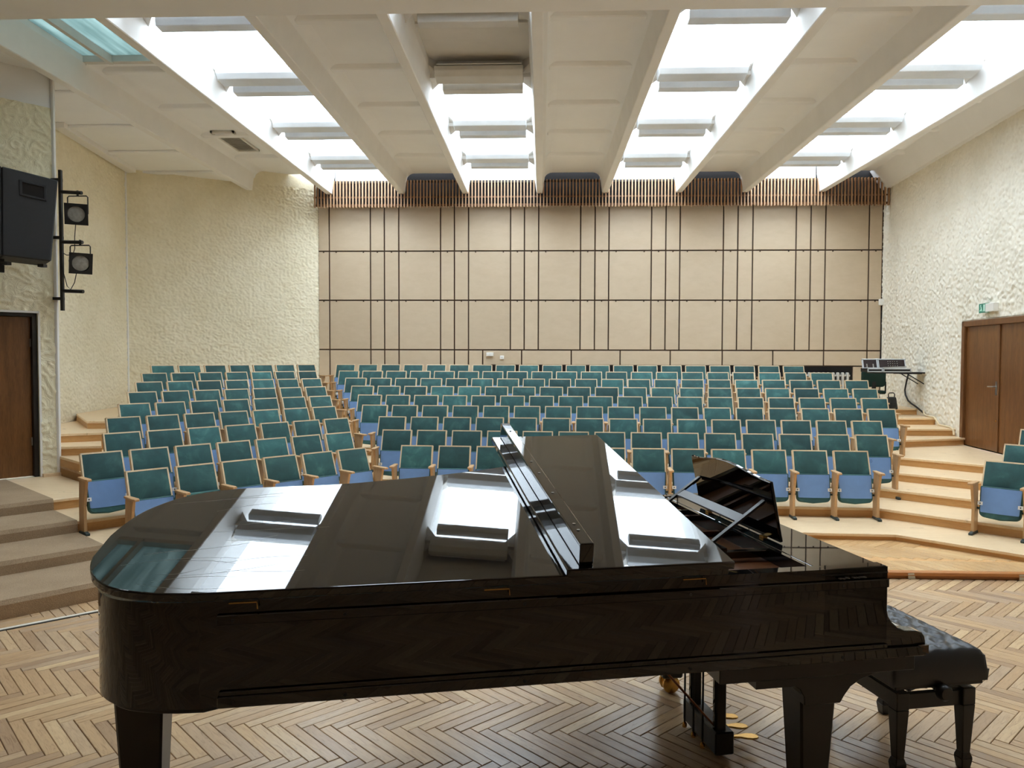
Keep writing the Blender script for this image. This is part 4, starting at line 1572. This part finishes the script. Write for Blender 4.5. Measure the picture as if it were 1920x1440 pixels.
# ------------------------------------------------------------------ bench
def make_bench():
    c = Vector(PK) + Vector((cos(PA), sin(PA))) * 0.305 + Vector((-sin(PA), cos(PA))) * 0.585
    root = tag(empty('piano_bench', (c.x, c.y, 0), PA), 'black adjustable piano bench with tufted leather seat', 'bench')
    hx, hy = 0.188, 0.29
    zt = 0.365
    m = 'bench_black'
    for sx in (-1, 1):
        for sy in (-1, 1):
            x, y = sx * (hx - 0.028), sy * (hy - 0.028)
            lg = MB()
            lg.taper(x - 0.019, x + 0.019, y - 0.019, y + 0.019, 0.075, x - 0.03, x + 0.03, y - 0.03, y + 0.03, 0.29)
            lg.box(x - 0.03, x + 0.03, y - 0.03, y + 0.03, 0.29, zt)
            lg.taper(x - 0.020, x + 0.020, y - 0.020, y + 0.020, 0.0, x - 0.027, x + 0.027, y - 0.027, y + 0.027, 0.052)
            lg.taper(x - 0.027, x + 0.027, y - 0.027, y + 0.027, 0.052, x - 0.019, x + 0.019, y - 0.019, y + 0.019, 0.078)
            lg.build('leg', m, root, bevel=0.003)
    for sy in (-1, 1):
        MB().box(-hx + 0.03, hx - 0.03, sy * (hy - 0.028) - 0.013, sy * (hy - 0.028) + 0.013, 0.285, zt - 0.012).build('apron', m, root, bevel=0.003)
    for sx in (-1, 1):
        MB().box(sx * (hx - 0.028) - 0.013, sx * (hx - 0.028) + 0.013, -hy + 0.03, hy - 0.03, 0.285, zt - 0.012).build('apron', m, root, bevel=0.003)
    # lift mechanism
    for sy in (-1, 1):
        MB().tube([(-0.09, sy * 0.22, 0.34), (0.09, sy * 0.22, 0.40)], 0.008, 6).build('scissor_arm', 'steel', root)
        MB().tube([(0.09, sy * 0.22, 0.34), (-0.09, sy * 0.22, 0.40)], 0.008, 6).build('scissor_arm', 'steel', root)
    kn = MB().lathe([(0.010, 0.0), (0.012, 0.05), (0.026, 0.055), (0.034, 0.066), (0.034, 0.088), (0.026, 0.098), (0.0, 0.099)], 20, Matrix.Translation((0.0, -0.255, 0.375)) @ Matrix.Rotation(pi / 2, 4, 'X'))
    kn.build('knob', m, root, smooth=True)
    # seat board and tufted cushion
    MB().box(-hx - 0.02, hx + 0.025, -hy - 0.015, hy + 0.015, 0.385, 0.42).build('seat_board', m, root, bevel=0.004)
    X, Y = hx + 0.04, hy + 0.03
    nu, nv = 36, 56

    def top(u, v):
        x, y = -X + 2 * X * u, -Y + 2 * Y * v
        ex, ey = min(u, 1 - u) * 2 * X, min(v, 1 - v) * 2 * Y
        r = 0.05
        e = min(ex, ey)
        edge = sqrt(max(0.0, 1 - (1 - min(1, e / r)) ** 2))
        z = 0.455 + 0.088 * edge
        px, py = 2 * X / 4, 2 * Y / 6
        d = 0.0
        best = 9
        for a in range(0, 5):
            for b in range(0, 7):
                bx_ = -X + px * (a + (0.5 if b % 2 else 0.0))
                by_ = -Y + py * b
                if abs(bx_) < X - 0.03 and abs(by_) < Y - 0.03:
                    best = min(best, hypot(x - bx_, y - by_))
        dim = math.exp(-(best / 0.022) ** 2)
        # diamond seams
        s1 = abs(((x / px) + (y / py) / 1.0 * 0.5 * 1.0) % 1.0 - 0.5)
        s2 = abs(((x / px) - (y / py) / 1.0 * 0.5 * 1.0) % 1.0 - 0.5)
        seam = math.exp(-((0.5 - s1) * px / 0.012) ** 2) + math.exp(-((0.5 - s2) * px / 0.012) ** 2)
        inner = min(1, max(0, (e - 0.03) / 0.04))
        return (x, y, z - inner * (0.020 * dim + 0.015 * min(1, seam)) + 0.012 * inner * (1 - (2 * u - 1) ** 2))
    mb = MB()
    vv = [top(i / nu, j / nv) for j in range(nv + 1) for i in range(nu + 1)]
    ff = [(j * (nu + 1) + i, j * (nu + 1) + i + 1, (j + 1) * (nu + 1) + i + 1, (j + 1) * (nu + 1) + i) for j in range(nv) for i in range(nu)]
    ring = [i for i in range(nu + 1)] + [j * (nu + 1) + nu for j in range(1, nv + 1)] + [nv * (nu + 1) + i for i in range(nu - 1, -1, -1)] + [j * (nu + 1) for j in range(nv - 1, 0, -1)]
    base = len(vv)
    vv += [(vv[i][0] * 0.985, vv[i][1] * 0.985, 0.405) for i in ring]
    nR_ = len(ring)
    ff += [(ring[k], base + k, base + (k + 1) % nR_, ring[(k + 1) % nR_]) for k in range(nR_)]
    ff.append(tuple(base + k for k in range(nR_)))
    mb.add(vv, ff)
    mb.build('cushion', 'leather', root, smooth=True, sharp=70)


make_bench()


# ------------------------------------------------------------------ loudspeaker on the left
def make_speaker2():
    """cabinet seen from its side: the visible face is a parallelogram"""
    Y0 = 7.35
    A = Vector((-5.20, 7.30, 0))
    u = Vector((0.766, 0.643, 0)).normalized()
    v = Vector((-0.643, 0.766, 0)).normalized()
    root = tag(empty('loudspeaker', (-5.30, 7.34, 2.70)), 'black loudspeaker hung high on the left door wall', 'loudspeaker')

    def q(a, b, z):
        return u * a + v * b + Vector((0, 0, z))
    side = [(0.02, 0.045), (0.43, 0.02), (0.50, 0.83), (0.03, 0.90)]
    pts = [q(a, -0.15, z) for a, z in side]
    MB().extr(pts, v * 0.52).build('cabinet', 'speaker_black', root, bevel=0.012)
    fr = [(-0.14, 0.06), (0.02, 0.045), (0.03, 0.90), (-0.12, 0.925)]
    MB().extr([q(a, -0.15, z) for a, z in fr], v * 0.52).build('grille', 'matte_black', root, bevel=0.01)
    # recessed side handle
    hx, hz = 0.285, 0.70
    rim = MB()
    for (a0, a1, z0, z1) in ((-0.115, 0.115, 0.055, 0.075), (-0.115, 0.115, -0.075, -0.055), (-0.115, -0.09, -0.075, 0.075), (0.09, 0.115, -0.075, 0.075)):
        sh = lambda a, z: q(hx + a, -0.162, hz + z - a * 0.14)
        rim.extr([sh(a0, z0), sh(a1, z0), sh(a1, z1), sh(a0, z1)], v * 0.014)
    rim.build('handle_rim', 'speaker_black', root, bevel=0.003)
    sh = lambda a, z: q(hx + a, -0.153, hz + z - a * 0.14)
    MB().extr([sh(-0.092, -0.057), sh(0.092, -0.057), sh(0.092, 0.057), sh(-0.092, 0.057)], v * 0.01).build('handle_recess', 'void_shade', root)
    for a in (0.06, 0.36):
        MB().box(-0.03, 0.03, -0.03, 0.03, -0.03, 0.0, Matrix.Translation(q(a, -0.08, -0.005))).build('foot', 'matte_black', root)
    br = MB()
    br.extr([q(-0.10, 0.0, -0.10), q(0.05, 0.0, -0.10), q(0.05, 0.0, 0.03), q(-0.10, 0.0, 0.03)], v * 0.06)
    br.tube([q(-0.03, 0.05, -0.06), q(-0.03, 0.75, -0.05)], 0.03, 8)
    br.build('wall_bracket', 'matte_black', root)


make_speaker2()


# ------------------------------------------------------------------ lighting bar with two spotlights
def make_spots():
    bx, by = -5.365, 8.44
    rail = tag(empty('lighting_rail', (bx, by, 2.29)), 'black upright rail with three short arms at the pillar edge', 'rail')
    MB().box(-0.016, 0.016, -0.016, 0.016, 0.0, 1.56).build('post', 'matte_black', rail)
    for z in (0.12, 0.80, 1.44):
        MB().box(-0.105, 0.0, -0.012, 0.045, z, z + 0.03).build('wall_bracket', 'matte_black', rail)
    arms = [(1.32, 1.30), (0.765, 0.755), (0.22, 0.21)]
    for za, zb in arms:
        MB().tube([(0.0, 0, za), (0.26, -0.03, zb)], 0.02, 10).build('arm', 'matte_black', rail, smooth=True)
    for k, (px, pz, tilt, yaw) in enumerate(((-5.165, 3.36, 12, 28), (-5.145, 2.825, 14, 40))):
        zc = 3.60 if k == 0 else 3.055
        lamp = tag(empty('spotlight', (px, by - 0.03, pz)), 'black square-fronted stage spotlight, %s of two on the pillar rail' % ('upper' if k == 0 else 'lower'), 'spotlight', 'spotlights on the pillar rail')
        h = zc - pz
        yk = MB().tube([(-0.115, 0.02, 0.0), (-0.115, 0.02, h - 0.055), (-0.10, 0.02, h - 0.04), (0.10, 0.02, h - 0.04), (0.115, 0.02, h - 0.055), (0.115, 0.02, 0.0)], 0.007, 6)
        yk.build('yoke', 'matte_black', lamp)
        MB().tube([(0, 0.02, h - 0.045), (0, 0.02, h + 0.02)], 0.012, 8).build('clamp', 'matte_black', lamp)
        R_ = Matrix.Rotation(radians(yaw), 4, 'Z') @ Matrix.Rotation(radians(90 + tilt), 4, 'X')
        can = MB().lathe([(0.0, -0.17), (0.05, -0.165), (0.085, -0.12), (0.098, -0.06), (0.098, 0.06), (0.104, 0.065), (0.104, 0.09), (0.09, 0.09), (0.088, 0.07), (0.0, 0.069)], 20, R_)
        can.build('can', 'matte_black', lamp, smooth=True)
        fr = MB()
        for (a0, a1, b0, b1) in ((-0.115, 0.115, 0.088, 0.115), (-0.115, 0.115, -0.115, -0.088), (-0.115, -0.086, -0.115, 0.115), (0.086, 0.115, -0.115, 0.115)):
            fr.box(a0, a1, b0, b1, 0.085, 0.10, R_)
        for sx in (-1, 1):
            for sy in (-1, 1):
                fr.extr([R_ @ Vector((sx * 0.09, sy * 0.09, 0.086)), R_ @ Vector((sx * 0.09, sy * 0.04, 0.086)), R_ @ Vector((sx * 0.04, sy * 0.09, 0.086))], (R_.to_3x3() @ Vector((0, 0, 0.012))))
        fr.build('filter_frame', 'matte_black', lamp)
        MB().lathe([(0.0, 0.072), (0.085, 0.072), (0.085, 0.078), (0.05, 0.086), (0.0, 0.09)], 24, R_).build('lens', 'lens', lamp, smooth=True)
        if k == 0:
            cb = MB().tube([(-0.05, 0.06, -0.08), (-0.06, 0.05, -0.25), (-0.055, 0.04, -0.38), (-0.08, 0.04, -0.45), (-0.15, 0.04, -0.45), (-0.20, 0.04, -0.42)], 0.005, 6)
        else:
            cb = MB().tube([(-0.07, 0.06, -0.10), (-0.09, 0.05, -0.22), (-0.13, 0.04, -0.30), (-0.17, 0.04, -0.26), (-0.20, 0.03, -0.12), (-0.21, 0.03, 0.02)], 0.005, 6)
        cb.build('lead', 'cable_black', lamp)


make_spots()


# ------------------------------------------------------------------ things by the right wall
def make_exit_sign():
    p = RW(4.10, -0.012)
    ang = atan2(-dW.y, -dW.x)
    root = tag(empty('exit_sign', (p[0], p[1], 2.40), ang), 'green and white emergency exit sign above the double door', 'sign')
    # local x away from the stage, +y into the room
    MB().box(-0.20, 0.02, 0.0, 0.07, 0.0, 0.115).build('housing', 'white_plastic', root, bevel=0.006)
    fl = MB().box(-0.055, 0.20, 0.05, 0.066, -0.005, 0.12).build('face', 'exit_green', root, bevel=0.002)
    MB().box(-0.055, -0.005, 0.066, 0.069, 0.0, 0.115).build('arrow_field', 'exit_mark', fl)
    # running figure and door opening
    fg = MB()
    fg.lathe([(0.0, 0), (0.011, 0), (0.011, 0.003), (0.0, 0.003)], 10, Matrix.Translation((0.145, 0.066, 0.093)) @ Matrix.Rotation(-pi / 2, 4, 'X'))
    fg.extr([(0.150, 0.066, 0.082), (0.128, 0.066, 0.078), (0.118, 0.066, 0.045), (0.138, 0.066, 0.045)], (0, 0.003, 0))
    fg.extr([(0.138, 0.066, 0.048), (0.122, 0.066, 0.046), (0.098, 0.066, 0.016), (0.112, 0.066, 0.014)], (0, 0.003, 0))
    fg.extr([(0.136, 0.066, 0.050), (0.124, 0.066, 0.046), (0.150, 0.066, 0.018), (0.168, 0.066, 0.020), (0.166, 0.066, 0.028)], (0, 0.003, 0))
    fg.build('running_figure', 'exit_mark', fl)
    MB().box(0.035, 0.07, 0.066, 0.069, 0.012, 0.105).build('doorway_mark', 'exit_mark', fl)


make_exit_sign()


def make_console():
    # shelf on brackets with two flight cases, at the right wall
    sh = tag(empty('wall_shelf', (5.72, 12.75, 1.535)), 'thin dark shelf fixed to the right wall', 'shelf')
    MB().box(-0.36, 0.46, -0.16, 0.16, 0.0, 0.022).build('board', 'matte_black', sh, bevel=0.003)
    for y in (-0.12, 0.10):
        MB().tube([(0.40, y, 0.0), (0.05, y, 0.0)], 0.01, 6).build('bracket', 'matte_black', sh)
        MB().tube([(0.46, y, -0.18), (0.16, y, 0.0)], 0.008, 6).build('bracket', 'matte_black', sh)
    for k, (x0, x1, lab) in enumerate(((-0.475, -0.235, 'small silver-edged mixer case with two latches, on the wall shelf'), (-0.225, 0.215, 'wide silver-edged mixer case with rows of knobs, on the wall shelf'))):
        c = tag(empty('mixer_case', (5.72 + (x0 + x1) / 2, 12.73, 1.558)), lab, 'mixer', 'mixer cases on the wall shelf')
        w = (x1 - x0) / 2
        MB().box(-w, w, -0.13, 0.13, 0.0, 0.06).build('tray', 'matte_black', c)
        # raised back half, leaning
        Mx = Matrix.Translation((0, 0.05, 0.06)) @ Matrix.Rotation(radians(-18), 4, 'X')
        MB().box(-w + 0.008, w - 0.008, -0.008, 0.018, 0.0, 0.15, Mx).build('panel', 'mixer_face', c)
        fr = MB()
        for (a0, a1, z0, z1) in ((-w, w, 0.142, 0.158), (-w, -w + 0.014, 0, 0.158), (w - 0.014, w, 0, 0.158), (-w, w, -0.005, 0.008)):
            fr.box(a0, a1, -0.016, 0.024, z0, z1, Mx)
        for (a0, a1, z0, z1) in ((-w, w, 0.0, 0.013), (-w, w, 0.046, 0.06), (-w, -w + 0.014, 0, 0.06), (w - 0.014, w, 0, 0.06)):
            fr.box(a0, a1, -0.142, -0.128, z0, z1)
        fr.build('metal_edging', 'alu', c, bevel=0.002)
        cn = MB()
        for sx in (-1, 1):
            cn.lathe([(0.0, -0.012), (0.014, -0.008), (0.016, 0.0), (0.014, 0.008), (0.0, 0.012)], 8, Matrix.Translation((sx * (w - 0.008), -0.138, 0.008)))
            cn.lathe([(0.0, -0.012), (0.014, -0.008), (0.016, 0.0), (0.014, 0.008), (0.0, 0.012)], 8, Mx @ Matrix.Translation((sx * (w - 0.008), -0.01, 0.15)))
        cn.build('corner_ball', 'steel', c, smooth=True)
        if k == 0:
            for sx in (-0.45, 0.4):
                MB().box(w * sx - 0.008, w * sx + 0.008, -0.016, -0.008, 0.01, 0.07, Mx).build('latch', 'steel', c)
        else:
            kn = MB().lathe([(0.006, 0), (0.006, 0.008), (0.0, 0.009)], 8).mesh('knob', 'steel')
            for j in range(5):
                for i in range(3):
                    o = link('knob', kn, c)
                    o.matrix_local = Mx @ Matrix.Translation((-0.06 + j * 0.036, -0.008, 0.04 + i * 0.036)) @ Matrix.Rotation(pi / 2, 4, 'X')
            MB().extr([(-w + 0.02, -0.10, 0.064), (w - 0.06, -0.11, 0.078), (w - 0.05, -0.08, 0.09), (-w + 0.02, -0.07, 0.074)], (0, 0, 0.006)).build('lid_strut', 'steel', c)


make_console()


def make_swivel_chair():
    root = tag(empty('swivel_chair', (5.60, 13.3, T[8] - 0.02)), 'dark green office chair behind the last seats', 'chair')
    bk = MB()
    N = 5
    w, h, r = 0.20, 0.30, 0.07
    pts = []
    for (cx_, cz_, a0) in ((w - r, h - r, 0), (-w + r, h - r, 90), (-w + r, r, 180), (w - r, r, 270)):
        for k in range(N + 1):
            a = radians(a0 + 90 * k / N)
            pts.append((cx_ + r * cos(a), -0.12, 0.36 + cz_ + r * sin(a)))
    bk.extr(pts, (0, 0.05, 0))
    bk.build('backrest', 'dark_green_fabric', root, bevel=0.012)
    MB().box(-0.19, 0.19, -0.17, 0.20, 0.24, 0.30).build('seat', 'dark_green_fabric', root, bevel=0.02)
    MB().box(-0.03, 0.03, -0.13, -0.10, 0.2, 0.45).build('back_stem', 'matte_black', root)
    MB().tube([(0, 0, 0.05), (0, 0, 0.25)], 0.025, 8).build('column', 'matte_black', root)
    for k in range(5):
        a = 2 * pi * k / 5 + 0.3
        MB().tube([(0, 0, 0.06), (0.2 * cos(a), 0.2 * sin(a), 0.035)], [0.02, 0.012], 6).build('foot', 'matte_black', root)
    for sx in (-1, 1):
        MB().tube([(sx * 0.19, 0.0, 0.26), (sx * 0.235, -0.02, 0.28), (sx * 0.235, -0.02, 0.44), (sx * 0.235, 0.14, 0.44)], 0.013, 6).build('armrest', 'matte_black', root)


make_swivel_chair()


def make_bag():
    root = tag(empty('black_bag', (5.66, 12.66, T[8])), 'small black bag standing on the tier by the right wall', 'bag')
    MB().taper(-0.085, 0.085, -0.07, 0.07, 0.0, -0.06, 0.06, -0.05, 0.05, 0.20).build('body', 'cable_black', root, bevel=0.02, seg=2)
    MB().box(-0.05, 0.05, -0.075, -0.055, 0.03, 0.12).build('pocket', 'matte_black', root, bevel=0.008)
    MB().tube([(-0.045, 0, 0.19), (-0.05, 0, 0.245), (-0.03, 0, 0.265), (0.03, 0, 0.265), (0.05, 0, 0.245), (0.045, 0, 0.19)], 0.009, 6).build('handle', 'cable_black', root)


make_bag()


def rwp(t, z, off=-0.042):
    p = RW(t, off)
    return (p[0], p[1], z)


cb = MB().tube([rwp(t, z) for t, z in ((1.43, 1.54), (1.40, 1.50), (1.33, 1.38), (1.27, 1.24), (1.30, 1.16), (1.42, 1.07), (1.55, 1.03), (1.75, 0.99), (1.90, 0.95), (2.05, 0.91))], 0.014, 8)
tag(cb.build('cable', 'cable_black', smooth=True), 'black cable hanging from the wall shelf down the right wall', 'cable')
cb = MB().tube([rwp(t, z) for t, z in ((2.05, 0.95), (2.08, 0.89), (2.16, 0.872), (2.46, 0.868), (2.56, 0.82), (2.64, 0.768), (3.04, 0.764), (3.13, 0.735), (3.15, 0.66))], 0.014, 8)
tag(cb.build('conduit', 'conduit', smooth=True), 'pale conduit pipe bending down along the right wall base', 'pipe')
o = tag(empty('wall_detector', (6.29, WALL_Y - 0.05, 2.78)), 'small white sensor box in the right rear corner', 'sensor')
MB().box(-0.045, 0.035, -0.04, 0.03, -0.02, 0.10).build('housing', 'white_plastic', o, bevel=0.01)
MB().tube([(0.02, 0.03, -0.02), (0.02, 0.03, -1.15)], 0.008, 6).build('wire', 'cable_black', o)
o = tag(empty('junction_box', (-0.98, WALL_Y - 0.006, 1.80)), 'white rectangular box on the low wall panel', 'box')
MB().box(-0.068, 0.068, -0.05, 0.0, 0.0, 0.07).build('housing', 'white_plastic', o, bevel=0.005)
MB().box(-0.003, 0.003, -0.052, -0.048, 0.004, 0.066).build('seam', 'grey_paint', o)
o = tag(empty('wall_socket', (-0.752, WALL_Y - 0.006, 1.742)), 'small white socket beside the rectangular wall box', 'socket')
MB().box(-0.038, 0.038, -0.03, 0.0, 0.0, 0.07).build('plate', 'white_plastic', o, bevel=0.005)
MB().tube([(0, -0.031, 0.035), (0, -0.026, 0.035)], 0.014, 12).build('outlet', 'grey_paint', o)
